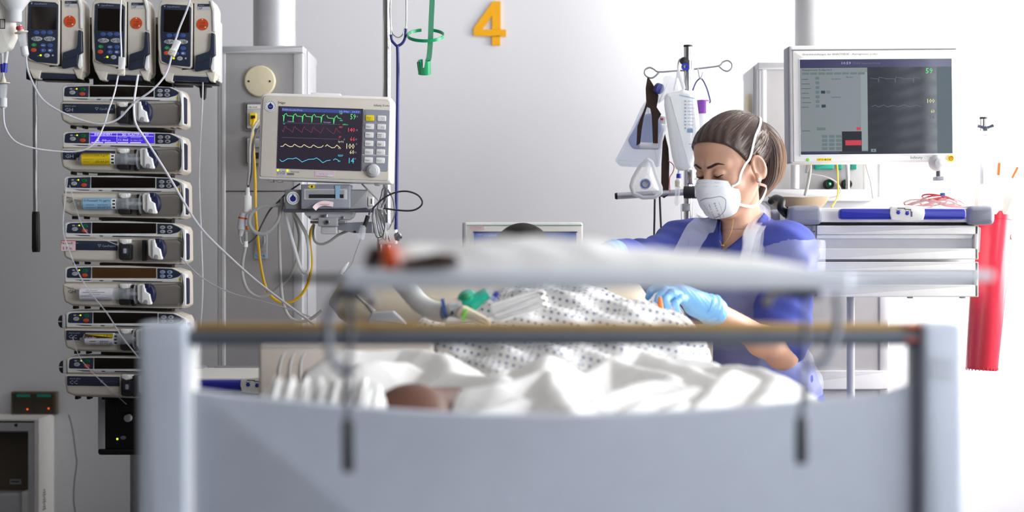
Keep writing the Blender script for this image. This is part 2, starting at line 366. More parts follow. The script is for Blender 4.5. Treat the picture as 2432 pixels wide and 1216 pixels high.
# ---------------------------------------------------------------- ceiling pendant columns
def column(px0, px1, pytop, D, label, disc_side, cyl):
    t = T('supply_column', label, 'column', (px0+px1)/2, pytop, D); s = t.s; w = (px1-px0); dep = .36
    bot = pytop+2.0/s*.93
    t.part('front_panel', t.mb().rect(px0+20, pytop+18, px1-22, bot, .004, dep-.02, 'colgrey', 0))
    e = t.mb()
    for a, c in ((px0, px0+20), (px1-24, px1)):
        e.plate([(a, pytop+17), (c, pytop+17), (c, bot), (a, bot)], 0, dep, 'collight', 0, 5)
    e.rect(px0+9, pytop+17, px0+12, bot, -.001, .01, 'colgrey'); 
    t.part('corner_profile', e)
    sd = t.mb(); X = (px1-px0)/2*s
    for sg in (-1, 1):
        sd.X = Matrix.Translation((sg*X, dep/2, -1.0*.93))
        sd.box((0, 0, 0), (.004, dep-.1, 1.85), 'palegrey', .001); sd.box((sg*.002, -dep*.28, 0), (.003, .006, 1.85), 'midgrey')
    t.part('side_panel', sd)
    c = t.mb().plate([(px0-1, pytop), (px1+1, pytop), (px1+1, pytop+18), (px0-1, pytop+18)], -.003, dep+.004, 'collight', 2, 3)
    t.part('cap', c)
    ccx, rr = cyl; zt = ZC-t.loc.z
    cc = t.p(ccx, pytop, dep/2+.02)
    t.part('pole', MB().lathe([(rr*s, 0), (rr*s, zt)], cc, (0, 0, 1), 'collight', 40)); t.part('flange', MB().lathe([(rr*s*1.06, 0), (rr*s*1.06, .006), (rr*s, .012)], cc, (0, 0, 1), 'cream', 40))
    return t
colA = column(516, 720, 109, 5.45, 'grey supply column behind the waveform monitor', 'front', (631, 52))
t = colA
d = t.part('cover_disc', t.mb().disc(618, 193, 37, -.012, .004, 'disc_cream', bev=4, n=40))
t.part('screw', t.mb().disc(592, 194, 2.5, -.0135, 0, 'ink', n=10), d); t.part('screw', t.mb().disc(642, 194, 2.5, -.0135, 0, 'ink', n=10), d)
def sockplate(t, x0, y0, x1, y1):
    p = t.part('socket_plate', t.mb().rect(x0, y0, x1, y1, -.01, .004, 'midgrey', 2, 1.5))
    t.part('socket_insert', t.mb().rect(x0+6, y0+5, x1-4, y1-5, -.014, -.008, 'palegrey', 3, 1).rect(x0+4, y0+4, x1-2, y1-4, -.0115, -.009, 'ink', 3), p)
    return p
p = sockplate(t, 582, 243, 642, 311)
t.part('label_print', t.mb().rect(590, 251, 622, 259, -.016, -.013, 'white').text('MR-H04', 592, 257.5, 4, -.0163, 'ink', 20), p)
t.part('network_plug', t.mb().rect(596, 270, 611, 298, -.026, -.012, 'yellow', 2, 1).rect(599, 276, 609, 284, -.03, -.02, 'ink'), p)
p = sockplate(t, 582, 324, 642, 393)
t.part('plug', t.mb().rect(602, 334, 640, 352, -.04, -.012, 'greyplastic', 3, 2).rect(602, 364, 640, 378, -.04, -.012, 'softblack', 3, 2), p)
t.part('panel_joint', t.mb().rect(536, 453, 698, 455, .002, .008, 'ink'))
p = t.part('hanger_plate', t.mb().rect(605, 545, 635, 615, -.006, .004, 'greyplastic', 3, 1).rect(605, 603, 631, 613, -.007, 0, 'label_blue').text('TEMPUR', 606, 611.5, 7, -.0075, 'navy', 24))
t.part('hook', t.mb().tube([t.p(612, 562, -.012), t.p(613, 580, -.014), t.p(620, 587, -.016), t.p(628, 580, -.014), t.p(628, 562, -.012)], .003, 'steel'), p)
p = t.part('service_box', t.mb().rect(516, 868, 722, 935, -.06, .01, 'greyplastic', 2, 2)); t.part('screw', t.mb().disc(523, 880, 5, -.064, -.058, 'softblack', bev=1, n=14), p)
colB = column(1801, 2112, 147, 5.5, 'bright grey supply column behind the large monitor on the right', 'side', (1957, 45))
t = colB
X = -(2112-1801)/2*t.s
b = t.mb(); b.X = Matrix.Translation((X-.002, .17, -.118)) @ Matrix.Rotation(PI/2, 4, 'Z'); b.lathe([(0, .012), (.04, .012), (.044, .008), (.044, 0)], (0, 0, 0), (0, 1, 0), 'disc_cream', 36); t.part('cover_disc', b)
b = t.mb()
for a, c in ((1933, 1978), (1987, 1998), (2017, 2032)): b.rect(a, 384, c, 403, -.02, .004, 'teal', 2, 2)
t.part('outlet_label', b)
for cx in (1966, 2008):
    b = t.mb(); o = t.p(cx, 438, -.0); b.lathe([(.0138, 0), (.0138, -.03), (.011, -.036), (.009, -.034), (.009, -.01), (.0, -.01)], o, (0, 1, 0), 'softblack', 24); b.lathe([(.008, 0), (.008, -.03), (.004, -.034), (0, -.034)], o, (0, 1, 0), 'greendark', 16); b.lathe([(.003, 0), (.003, -.038), (0, -.039)], o, (0, 1, 0), 'chrome', 12)
    t.part('gas_outlet', b)
t.part('mounting_bar', t.mb().tube([t.p(2006, 380, -.05), t.p(2006, 469, -.05)], .0062, 'chrome', 14, 1).tube([t.p(2057, 380, -.04), t.p(2057, 474, -.04)], .0155, 'offwhite', 18, 1).tube([t.p(1882, 380, -.05), t.p(1882, 450, -.05)], .0115, 'palegrey', 14, 1).rect(1795, 452, 2060, 480, -.075, .004, 'palegrey', 3, 2).rect(1900, 470, 2120, 520, -.06, .004, 'palegrey', 3, 2))
t.part('drawer_front', t.mb().rect(1806, 640, 1906, 870, -.006, .01, 'palegrey', 2, 2).rect(1806, 880, 2108, 925, -.006, .01, 'palegrey', 2, 2))

# ---------------------------------------------------------------- wall box, dispenser
t = T('wall_switch_box', 'dark two-panel wall box with two orange lights', 'switch', 85, 957, WB)
t.part('housing', t.mb().rect(32, 929, 139, 983, -.03, 0, 'sockethood', 2, 1.5))
for a, c in ((37, 83), (86, 132)):
    p = t.part('glass_panel', t.mb().rect(a, 933, c, 979, -.034, -.028, 'switchglass', 1, .6)); t.part('label_strip', t.mb().rect(a+9 if a < 50 else a+8, 935, c-5, 941, -.035, -.033, 'teal'), p); t.part('indicator_light', t.mb().disc(71.5 if a < 50 else 121.5, 970 if a < 50 else 968, 1.7, -.036, -.033, 'led_orange', n=12), p)
t = T('dispenser_cabinet', 'pale wall-mounted dispenser with a recessed dark bay', 'dispenser', 45, 990, 6.0)
s_ = t.s
t.part('housing', t.mb().rect(-260, 995, 92, 1000, 0, .2, 'offwhite', 0, 1).rect(82, 1000, 92, 1300, 0, .2, 'offwhite').rect(-260, 1000, 86, 1300, .12, .2, 'offwhite').rect(-260, 1000, -225, 1300, 0, .2, 'offwhite'))
t.part('bay_frame', t.mb().rect(-225, 1004, 82, 1024, .006, .02, 'palegrey', 0, 1).rect(66, 1024, 82, 1300, .006, .02, 'palegrey').rect(-225, 1024, 70, 1300, .09, .1, 'sockethood').rect(-225, 1020, 68, 1028, .02, .1, 'greyplastic').rect(64, 1020, 68, 1300, .02, .1, 'greyplastic'))
t.part('screw', t.mb().disc(37, 1010, 4, .003, .008, 'ink', n=12)); t.part('label_plate', t.mb().rect(6, 1146, 34, 1158, .085, .092, 'greyplastic').rect(9, 1150, 30, 1153, .084, .086, 'ink'))
t.part('outlet_tray', t.mb().rect(-225, 1173, 44, 1300, .02, .09, 'palegrey', 8, 6).rect(44, 1170, 70, 1300, .03, .09, 'offwhite', 8, 4))
b = MB(); b.X = Matrix.Translation(t.p(92, 1170, .1)) @ Matrix.Rotation(PI/2, 4, 'Z'); 
for k in range(9): b.box((-.03, 0, -.0-.006*k*1.2), (.03+.01*((k*7) % 3-1), .001, .004), 'inkgrey')
t.part('label_print', b)
# ---------------------------------------------------------------- pump rack with infusion and syringe pumps
DP = 5.2
t = T('pump_stand', 'dark mounting rack behind the stack of pumps', 'stand', 300, 600, 5.34, floor=True)
t.part('rail', t.mb().rect(60, 41, 512, 58, .0, .03, 'tan_rail', 2, 1.5))
t.part('back_plate', t.mb().rect(130, 56, 500, 186, .004, .03, 'black', 4, 2))
t.part('column_bar', t.mb().rect(235, 180, 405, 1075, .03, .07, 'softblack', 4, 2).rect(238, 940, 255, 1064, -.03, .04, 'palegrey', 2, 1))
b = t.mb()
for x in (225, 330, 415): b.rect(x, 186, x+40, 206, -.02, .03, 'black', 1, 1)
t.part('tray', b)
t.part('pole', t.mb().tube([t.p(320, 1070, .05), (t.p(320, 0, .05).x, .05, .12)], .022, 'steel', 20, 1)); t.part('bottle_arm', MB().tube([(t.p(320, 0).x, .05, 1.8), (t.p(320, 0).x, .05, 2.075)], .011, 'steel', 14, 1)); t.part('bottle_arm', MB().tube([(t.p(320, 0).x, .05, 2.07), (W(36, 0, 5.02).x-t.loc.x, 5.02-t.loc.y, 2.07)], .004, 'chrome', 10, 1))
p = t.part('power_box', t.mb().rect(255, 942, 420, 1064, -.03, .03, 'black', 4, 2).rect(238, 1064, 420, 1078, -.028, .03, 'black', [4, 4, 10, 10], 2))
t.part('indicator_light', t.mb().disc(284, 1040, 2.4, -.032, -.029, 'led_yellow', n=10), p); t.part('button', t.mb().disc(298, 1037, 6.5, -.033, -.029, 'midgrey', ry=4.5, n=16), p)
t.part('rotary_knob', t.mb().disc(311, 990, 9, -.05, -.03, 'palegrey', bev=2, n=20), p); t.part('clamp', t.mb().rect(290, 930, 340, 972, -.08, -.02, 'softblack', 3, 2), p)
t.part('base', MB().lathe([(.0, .0), (.15, .0), (.155, .02), (.14, .04), (.04, .07), (.0, .07)], (t.p(320, 0, .05).x, .05, 0), (0, 0, 1), 'palegrey', 36))

def vol_pump(px, py, label, D):
    t = T('infusion_pump', label, 'infusion pump', px+70, py+190, D, 'infusion pumps in the upper row')
    def m(): 
        b = t.mb(); return b
    P = lambda l: [(px+x, py+y) for x, y in l]
    dp = .075
    h = m().plate(P([(6, 2), (128, 0), (139, 22), (139, 176), (133, 186), (8, 180), (1, 150), (0, 40)]), 0, dp, 'cream', [8, 14, 20, 8, 8, 10, 20, 20], 5)
    t.part('housing', h)
    for x0, x1 in ((7, 38), (112, 137)):
        t.part('foot', m().plate(P([(x0, 172), (x1, 176), (x1-4, 197), (x0+12, 195)]), -.002, .05, 'cream', 2, 2))
    t.part('base_tray', m().plate(P([(32, 179), (122, 183), (118, 196), (28, 193)]), .004, .07, 'slate', 1, 1).plate(P([(4, 186), (135, 190), (135, 200), (30, 197)]), .03, .09, 'black', 1, 1))
    dr = t.part('door', m().plate(P([(4, 8), (76, 5), (84, 12), (83, 160), (78, 166), (58, 164), (8, 152), (2, 120), (1, 40)]), -.010, .004, 'cream', [10, 6, 6, 4, 4, 2, 10, 20, 20], 2.5))
    t.part('door_gap', m().plate(P([(84, 10), (86.5, 10), (86, 166), (58, 168), (58, 165), (83, 163)]), -.0022, .004, 'ink', 0, 0), dr)
    kp = t.part('keypad', m().plate(P([(10, 16), (22, 13), (74, 16), (81, 22), (79, 162), (30, 157), (11, 148), (8, 80)]), -.0125, -.006, 'slate', [5, 8, 5, 4, 4, 8, 6, 20], 1))
    t.part('screen', m().plate(P([(17, 26), (77, 28), (76, 81), (16, 79)]), -.0133, -.01, 'displaydark', 2), kp)
    t.part('lettering', m().text('CareFusion', px+24, py+21, 3.2, -.0130, 'paleink', 30).plate(P([(16, 17), (20, 17), (18, 21)]), -.013, -.012, 'paleink'), kp)
    for x in (29, 45, 61): t.part('button', m().disc(px+x, py+87.5, 7, -.0140, -.011, 'btn_blue', ry=5, n=18, bev=1), kp)
    for x in (30, 60):
        bt = t.part('arrow_button', m().disc(px+x, py+102.5, 13.5, -.0142, -.011, 'btn_grey', ry=5.6, n=24, bev=1), kp)
        l = m(); up = 1 if x == 30 else -1
        for cx, dbl in ((-5.5, x == 30), (5.5, x != 30)):
            for k in ((-1.8, 1.8) if dbl else (0,)):
                l.line([(px+x+cx-4, py+102.5+2*up+k), (px+x+cx, py+102.5-2.4*up+k), (px+x+cx+4, py+102.5+2*up+k)], 1, -.0146, 'ink')
        t.part('arrow_mark', l, bt)
    for x, y, c in ((23, 117, 'btn_green'), (22.5, 129, 'btn_red'), (45, 118, 'btn_blue'), (61.5, 118, 'btn_blue'), (45, 130, 'btn_blue'), (61.5, 130, 'btn_blue'), (54, 142, 'btn_grey')):
        t.part('button', m().disc(px+x, py+y, 6.8, -.0140, -.011, c, ry=5, n=16, bev=1), kp)
    l = m().disc(px+39.5, py+141.5, 2.3, -.0142, -.012, 'led_yellow', n=8); t.part('indicator_light', l, kp)
    t.part('symbol_print', m().line([(px+32, py+143), (px+37, py+142)], 1, -.0129, 'paleink').text('?', px+43.2, py+132.4, 4.6, -.0145, 'paleink', 3.2).rect(px+58.5, py+128, px+64.5, py+132, -.0145, -.0142, 'paleink').rect(px+41, py+117.2, px+49, py+118.8, -.0145, -.0142, 'paleink').line([(px+20, py+117), (px+23, py+114.5), (px+26, py+117), (px+23, py+119.5), (px+20, py+117)], .8, -.0145, 'paleink').line([(px+51, py+143.5), (px+57, py+140.5)], .8, -.0145, 'ink').rect(px+66, py+140, px+70, py+143.5, -.0130, -.0126, 'paleink'), kp)
    lb = t.part('name_plate', m().rect(px+95, py+12, px+123, py+26, -.0015, .001, 'palegrey', 1).rect(px+95, py+11.5, px+123, py+18, -.002, .001, 'slate')); t.part('lettering', m().text('Alaris', px+97, py+16.5, 3, -.0023, 'paleink', 13).text('GP', px+96.5, py+24.5, 5, -.0018, 'ink', 10), lb)
    st = t.part('round_sticker', m().disc(px+106, py+60, 14, -.0022, .001, 'redorange', n=28)); l = m()
    l.disc(px+106, py+48.5, 1.4, -.0028, -.002, 'white', n=8).disc(px+113, py+67, 1.6, -.0028, -.002, 'white', n=8).text('0-60', px+100.5, py+58.5, 4, -.0026, 'darkbrown', 12)
    for k in range(3): l.line([(px+99-k*.3, py+62+k*2.6), (px+113-k*2, py+62+k*2.6)], .7, -.0026, 'darkbrown')
    t.part('lettering', l, st)
    t.part('latch', m().plate(P([(128, 80), (137, 84), (138, 134), (129, 140), (127, 166), (88, 174), (92, 135), (123, 125), (126, 116)]), -.014, .004, 'slate', [3, 3, 3, 4, 4, 6, 4, 8, 4], 2.5))
    t.part('side_strip', m().plate(P([(124, 4), (130, 3), (136, 24), (137, 78), (131, 77), (130, 30)]), -.006, .004, 'white', 2, 1.5).plate(P([(131, 141), (137.5, 137), (138, 168), (131, 175), (127, 166)]), -.016, .004, 'white', 3, 2))
    t.part('lower_seam', m().plate(P([(92, 152), (126, 144), (126, 145), (92, 153.3)]), -.0152, -.0145, 'ink'))
    return t
vol_pump(60, -9, 'grey infusion pump at the left end of the upper row, beside the drip bag', 5.18)
vol_pump(218, -5, 'grey infusion pump in the middle of the upper row', 5.18)
vol_pump(375, -2, 'grey infusion pump at the right end of the upper row, beside the column', 5.18)
t = T('clamp_screw', 'short black clamp screw under the right infusion pump', 'clamp', 483, 205, 5.3)
t.part('body', t.mb().rect(466, 196, 500, 206, -.02, .03, 'softblack', 1, 1)); t.part('spindle', t.mb().plate([(474, 205), (490, 205), (488, 232), (484, 238), (477, 232)], -.01, .01, 'softblack', 2, 1))
t = T('side_bracket', 'pale upright bracket at the right of the upper pumps', 'bracket', 518, 190, 5.3)
t.part('plate', t.mb().rect(508, 52, 524, 196, -.02, .03, 'palegrey', 4, 3))

def syr_pump(px, py, label, kind):
    t = T('syringe_pump', label, 'syringe pump', px+146, py+100, DP, 'syringe pumps stacked on the stand')
    m = lambda: t.mb()
    P = lambda l: [(px+x, py+y) for x, y in l]
    t.part('housing', m().plate(P([(0, 44), (4, 8), (12, 1), (140, 0), (262, 6), (286, 14), (291, 24), (292, 96), (280, 103), (150, 101), (22, 97), (4, 88), (0, 60)]), .006, .11, 'cream', [8, 5, 5, 0, 6, 5, 8, 8, 6, 0, 12, 10, 4], 5))
    t.part('top_fascia', m().plate(P([(3, 8), (10, 3), (140, 1.5), (262, 7), (287, 18), (288, 40), (4, 40)]), -.004, .012, 'offwhite', [4, 4, 0, 8, 10, 4, 3], 2.5))
    t.part('lower_body', m().plate(P([(0, 43), (136, 45), (136, 96), (22, 94), (5, 87), (0, 62)]), -.016, .02, 'cream', [6, 4, 4, 10, 8, 4], 7))
    t.part('syringe_bed', m().plate(P([(137, 47), (270, 44), (283, 52), (283, 88), (274, 99), (137, 97)]), -.002, .02, 'groove', [2, 10, 8, 12, 10, 2], 6))
    t.part('end_cap', m().plate(P([(281, 15), (291, 22), (292, 96), (279, 100), (284, 84), (285, 48), (280, 40)]), -.012, .03, 'white', [4, 5, 5, 5, 6, 6, 5], 2.5).plate(P([(290, 28), (294, 34), (294, 90), (290, 96)]), .0, .04, 'navy', 1, 1))
    cp = t.part('control_panel', m().plate(P([(10, 9), (18, 6), (67, 4.5), (66, 31), (8, 29.5)]), -.0055, .0, 'slate', [5, 3, 2, 2, 4], .8))
    for x, y, rx, ry, c in ((28, 20, 7.2, 5, 'btn_grey'), (52.5, 13, 6.5, 4.4, 'btn_green'), (51.5, 23.5, 7, 4.6, 'btn_red')): t.part('button', m().disc(px+x, py+y, rx, -.0072, -.005, c, ry=ry, n=16, bev=.8), cp)
    t.part('indicator_light', m().disc(px+38.5, py+11.5, 1.7, -.0068, -.005, 'led_yellow', n=8), cp)
    t.part('symbol_print', m().rect(px+22, py+10, px+28, py+13, -.0062, -.0058, 'paleink').line([(px+32, py+12.3), (px+37, py+11.6)], .9, -.0062, 'paleink').line([(px+49.5, py+13), (px+52.5, py+10.8), (px+55.5, py+13), (px+52.5, py+15.2), (px+49.5, py+13)], .7, -.0076, 'ink').line([(px+25, py+21.5), (px+31, py+18.5)], .8, -.0076, 'inkgrey').disc(px+51.5, py+23.5, 2, -.0076, -.0072, 'inkred', n=8), cp)
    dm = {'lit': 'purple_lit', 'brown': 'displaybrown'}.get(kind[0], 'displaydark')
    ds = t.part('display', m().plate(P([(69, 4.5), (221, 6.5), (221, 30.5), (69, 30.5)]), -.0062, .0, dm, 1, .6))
    if kind[0] == 'lit':
        l = m().text('INFUNDIERT', px+80, py+11.8, 5, -.0066, 'purple_txt', 42).text('BD PLASTIPAK 50', px+146, py+12.4, 5, -.0066, 'purple_txt', 62).text('2', px+86, py+26, 10, -.0066, 'purple_txt', 6).text('.00', px+95, py+26, 5, -.0066, 'purple_txt', 13).text('ml/h', px+109, py+26, 3, -.0066, 'purple_txt', 9).text('11.0ml', px+137, py+25, 5, -.0066, 'purple_txt', 22).text('VOLUMEN', px+137, py+18, 3, -.0066, 't_pale', 20).text('ADRENALIN', px+165, py+18, 3, -.0066, 't_pale', 24).text('1h 46m 52s', px+165, py+25, 3, -.0066, 't_pale', 28)
        for a in ([(70.5, 6), (220, 7.5)], [(70.5, 12.8), (219, 14)], [(133, 6), (133, 27)], [(201, 14), (201, 28)]): l.line([(px+x, py+y) for x, y in a], .8, -.0065, 'purple_txt')
        for a, c in ((72, 100), (104, 131), (134, 160), (164, 190)): l.rect(px+a, py+28, px+c, py+29.8, -.0066, -.0064, 'purple_txt')
        t.part('lettering', l, ds)
    kp = t.part('keypad', m().plate(P([(223.5, 7), (258, 8), (274, 15), (281, 21), (272, 28), (256, 32), (223.5, 32)]), -.0058, .0, 'slate', [1, 8, 8, 4, 8, 8, 1], .8))
    for x, y in ((236, 17), (253, 17), (236, 27), (253, 27)): t.part('button', m().disc(px+x, py+y-1, 6.6, -.0074, -.005, 'btn_pale' if kind[0] == 'brown' else 'btn_grey', ry=4.3, n=16, bev=.8), kp)
    t.part('symbol_print', m().text('?', px+234.3, py+28.3, 4.4, -.0078, 'slate', 3.4).rect(px+250, py+24.4, px+256, py+27.6, -.0078, -.0074, 'slate').rect(px+232.5, py+15.2, px+239.5, py+16.6, -.0078, -.0074, 'slate').disc(px+253, py+16, 2, -.0078, -.0074, 'slate', n=8), kp)
    t.part('status_strip', m().plate(P([(25, 34), (140, 36), (236, 38), (234, 39.5), (140, 39), (42, 36.5)]), -.0048, 0, 'slate').disc(px+75, py+36.2, 12, -.0052, -.004, 'palegrey', ry=1.7, n=16).disc(px+106, py+36.8, 12, -.0052, -.004, 'palegrey', ry=1.7, n=16))
    t.part('warning_mark', m().disc(px+277, py+33.5, 3.4, -.0048, 0, 'yellow', n=6))
    nm, mod = kind[1], kind[2]
    if nm == 'plate':
        np_ = t.part('name_plate', m().plate(P([(7, 47), (131, 49), (131, 71), (7, 69.5)]), -.0185, -.010, 'slate', 2, .8))
        t.part('lettering', m().text(mod, px+13, py+66, 8.5, -.0188, 'paleink', 19).text('Alaris plus', px+13, py+54.5, 3, -.0188, 'paleink', 26).text('CareFusion', px+95, py+62.5, 5, -.0188, 'inkgrey' if mod == 'CC' else 'paleink', 32).line([(px+85, py+57), (px+92, py+57), (px+88.5, py+63), (px+85, py+57)], .8, -.0188, 'paleink'), np_)
    else:
        t.part('lettering', m().text(mod, px+14, py+66, 8.5, -.0175, 'inkgrey', 18).text('Alaris', px+13, py+55.5, 3.5, -.0175, 'inkgrey', 15))
    # syringe clamp and plunger holder
    sx = kind[3]
    ct = t.part('syringe_clamp', m().plate(P([(137, 56), (166, 57), (165, 94), (138, 93)]), -.034, -.0, 'softblack', [3, 3, 5, 5], 2).rect(px+143, py+64, px+160, py+82, -.037, -.03, 'slate', 4, 1.5).rect(px+148, py+66, px+156, py+78, -.0385, -.03, 'greyplastic', 3, 1))
    t.part('clamp_tab', m().plate(P([(136, 43), (163, 43.5), (162, 54), (156, 56), (138, 54)]), -.024, 0, 'white', 3, 2.5).disc(px+149, py+50, 8.5, -.027, 0, 'offwhite', ry=6.5, bev=2), ct)
    t.part('guide_bar', m().rect(px+163+max(0, sx-180), py+46, px+171+max(0, sx-180), py+96, -.024, 0, 'softblack', 3, 2))
    ph = t.part('plunger_holder', m().plate(P([(sx, 47), (sx+5, 44), (sx+18, 44), (sx+20, 92), (sx+8, 90), (sx+1, 82)]), -.044, 0, 'offwhite', [3, 3, 3, 3, 5, 4], 3).disc(px+sx+24, py+68, 15, -.036, 0, 'navy', ry=24, bev=3))
    t.part('lever', m().plate(P([(sx+18, 44), (sx+21, 62), (sx+30, 68), (sx+35, 92), (sx+28, 93), (sx+12, 88), (sx+12, 47)]), -.052, -.03, 'white', [2, 2, 2, 4, 3, 3, 2], 2).disc(px+sx+22, py+86, 5.2, -.054, -.04, 'greyplastic', bev=1), ph)
    t.part('lever_cap', m().rect(px+sx+17, py+43, px+sx+30, py+54, -.048, -.02, 'navy', 3, 2), ph)
    b = m()
    for x in (20, 48, 258, 272): b.rect(px+x, py+97, px+x+7, py+104, .01, .05, 'black')
    b.rect(px+80, py+100, px+240, py+106, .03, .10, 'softblack', 1)
    t.part('foot', b)
    if mod == 'CC':
        t.part('side_knob', m().rect(px-7, py+10, px+2, py+42, .0, .05, 'palegrey', 3, 2)); t.part('knob', m().disc(px-10, py+27, 9, .01, .05, 'slate', ry=15, bev=3).rect(px-21, py+25.5, px-6, py+28.5, .008, .02, 'palegrey'))
    if kind[4]:
        lab, cap = kind[4], kind[5]
        st = T('syringe', cap, 'syringe', px+100, py+68, DP-.032, 'syringes clamped in the pumps'); o = Vector((st.p(px+44, py+68).x, 0, st.p(px+44, py+68).z)); s = st.s
        L = lambda x: (x-44)*s
        def bar(mm, segs): return MB().lathe(segs, o, (1, 0, 0), mm, 28)
        st.part('barrel', bar('clearplastic', [(3*s, L(36)), (4*s, L(41)), (12.5*s, L(46)), (14*s, L(52)), (14*s, L(sx-12)), (24*s, L(sx-11.5)), (24*s, L(sx-9)), (0, L(sx-9))]))
        pl = st.part('plunger', bar('greyplastic', [(9*s, L(150)), (13*s, L(152)), (13*s, L(156)), (5*s, L(158)), (5*s, L(sx)), (0, L(sx))]))
        x0 = 50 if lab != 'white' else 40
        lm = {'yellow': 'label_yellow', 'blue': 'label_blue', 'white': 'label_white', 'insulin': 'label_white'}[lab]
        lp = st.part('label', bar(lm, [(14.3*s, L(x0)), (14.3*s, L(118))]).add([], [], lm))
        fr = -14.6*s; l = st.mb()
        def strip(x0_, x1_, y0_, y1_, mm, dr=0):   # bands that follow the barrel
            V = []; F = []; n = 6
            for i in range(n+1):
                yy = y0_+(y1_-y0_)*i/n; zz = -yy*s; dd = -math.sqrt(max(0, (14.5*s+dr)**2-zz*zz)); V += [(o.x+L(x0_), dd, o.z+zz), (o.x+L(x1_), dd, o.z+zz)]
            for i in range(n): F.append((2*i, 2*i+2, 2*i+3, 2*i+1))
            l.add(V, F, mm)
        if lab == 'yellow':
            strip(50, 116, -13, -11, 'ink'); strip(118, 129, -12, 12, 'white')
            l.text('Dexmedetomidin 4 µg/ml', px+53, py+61.8, 4.4, fr, 'ink', 60); l.line([(px+54, py+69), (px+80, py+69)], .6, fr, 'inkgrey').line([(px+84, py+69), (px+110, py+69)], .6, fr, 'inkgrey')
            for k in range(3): strip(120.5, 127, -9+k*8, -5+k*8, 'ink')
            l.text('25.03.21', px+84, py+77, 4.5, fr, 'ink', 30).text('Datum', px+56, py+76, 3, fr, 'inkgrey', 14)
        elif lab == 'blue':
            strip(118, 129, -12, 12, 'white')
            for k in range(3): strip(120.5, 127, -9+k*8, -5+k*8, 'ink')
            l.text('SUFentanil 10 µg/ml', px+53, py+63, 5.2, fr, 'ink', 62); l.line([(px+58, py+71), (px+78, py+71)], .8, fr, 'ink').line([(px+86, py+71), (px+110, py+71)], .8, fr, 'ink'); l.text('25.03.21', px+86, py+79, 4.5, fr, 'ink', 28).line([(px+58, py+77), (px+82, py+77)], .8, fr, 'inkgrey')
        elif lab == 'white':
            for k, (a, c) in enumerate(((56, 84), (48, 100), (62, 90), (44, 70), (78, 108))): l.line([(px+a, py+60+k*4.2), (px+c, py+59.6+k*4.2)], .9, fr, 'inkgrey' if k % 2 else 't_grey')
        else:
            strip(50, 116, -13, -2, 'darkbrown'); l.text('Insulin', px+53, py+66.5, 5.4, fr, 'pinkpaper', 24)
            V = [(o.x+L(52), -13.2*s-.0009, o.z+11.6*s), (o.x+L(118), -9.5*s-.0012, o.z+11.6*s), (o.x+L(118), -14.2*s-.0009, o.z+3.5*s)]; l.add([(V[0][0], fr-.0002, o.z+11.5*s), (V[1][0], fr-.0002, o.z+11.8*s), (V[2][0], fr-.0002, o.z+3.5*s)], [(2, 1, 0)], 'label_yellow'); l.text('1 IE/ml', px+96, py+61.5, 4, fr-.0006, 'ink', 20)
            for k in range(3): strip(120, 126, -9+k*8, -5+k*8, 'ink')
            l.line([(px+62, py+73), (px+76, py+73)], 1.2, fr, 'ink').line([(px+86, py+73), (px+106, py+73)], 1, fr, 'ink').text('25.03.21', px+86, py+80, 4.5, fr, 'ink', 28).line([(px+62, py+79), (px+76, py+79)], 1, fr, 'inkgrey')
        st.part('label_print', l, lp)
    return t
G = 'grey syringe pump '
syr_pump(145, 200, G+'at the top of the stack, empty, with dark display', ('dark', 'plate', 'GH', 180, None, None))
syr_pump(146, 310, G+'with the lit purple display', ('lit', 'plate', 'GH', 193, 'yellow', 'syringe with a yellow label clamped under the purple display'))
syr_pump(149, 416, G+'holding the syringe with the pale blue label', ('dark', 'bare', 'GH', 196, 'blue', 'syringe with a pale blue label in the third pump from the top'))
t4 = syr_pump(151, 524, G+'with a red and white handwritten sticker at its left end', ('dark', 'plate', '  ', 207, None, None))
b = t4.mb(); b.rect(148, 571, 184, 596, -.0195, -.0185, 'inkred').rect(149, 573, 183, 596, -.0198, -.0194, 'pinkpaper').text('Noradr.', 150, 580, 6, -.0201, 'ink', 30).text('5 Min', 153, 593, 7, -.0201, 'ink', 22)
t4.part('handwritten_sticker', b)
syr_pump(151, 630, G+'with brown glare on its display and a white-labelled syringe', ('brown', 'bare', 'GH', 182, 'white', 'syringe with a plain white label in the pump with brown display glare'))
syr_pump(154, 737, G+'with a side knob, holding the brown and yellow labelled syringe', ('dark', 'plate', 'CC', 176, 'insulin', 'syringe with a brown and yellow label, partly behind the bed post'))
syr_pump(156, 845, G+'at the bottom of the stack, empty, with a side knob', ('dark', 'plate', 'CC', 180, None, None))
t = T('pole_handle', 'thin grey rod ending in a black grip, left of the syringe pumps', 'handle', 84, 190, 5.32)
t.part('rod', t.mb().tube([t.p(83, 170), t.p(84, 505)], .0062, 'steel', 12, 1).rect(66, 160, 100, 190, -.02, .03, 'softblack', 3, 2)); t.part('grip', t.mb().tube([t.p(85, 503), t.p(85, 512), t.p(85.5, 590), t.p(85.5, 598)], [.0085, .0105, .0112, .009], 'black', 16, 2))
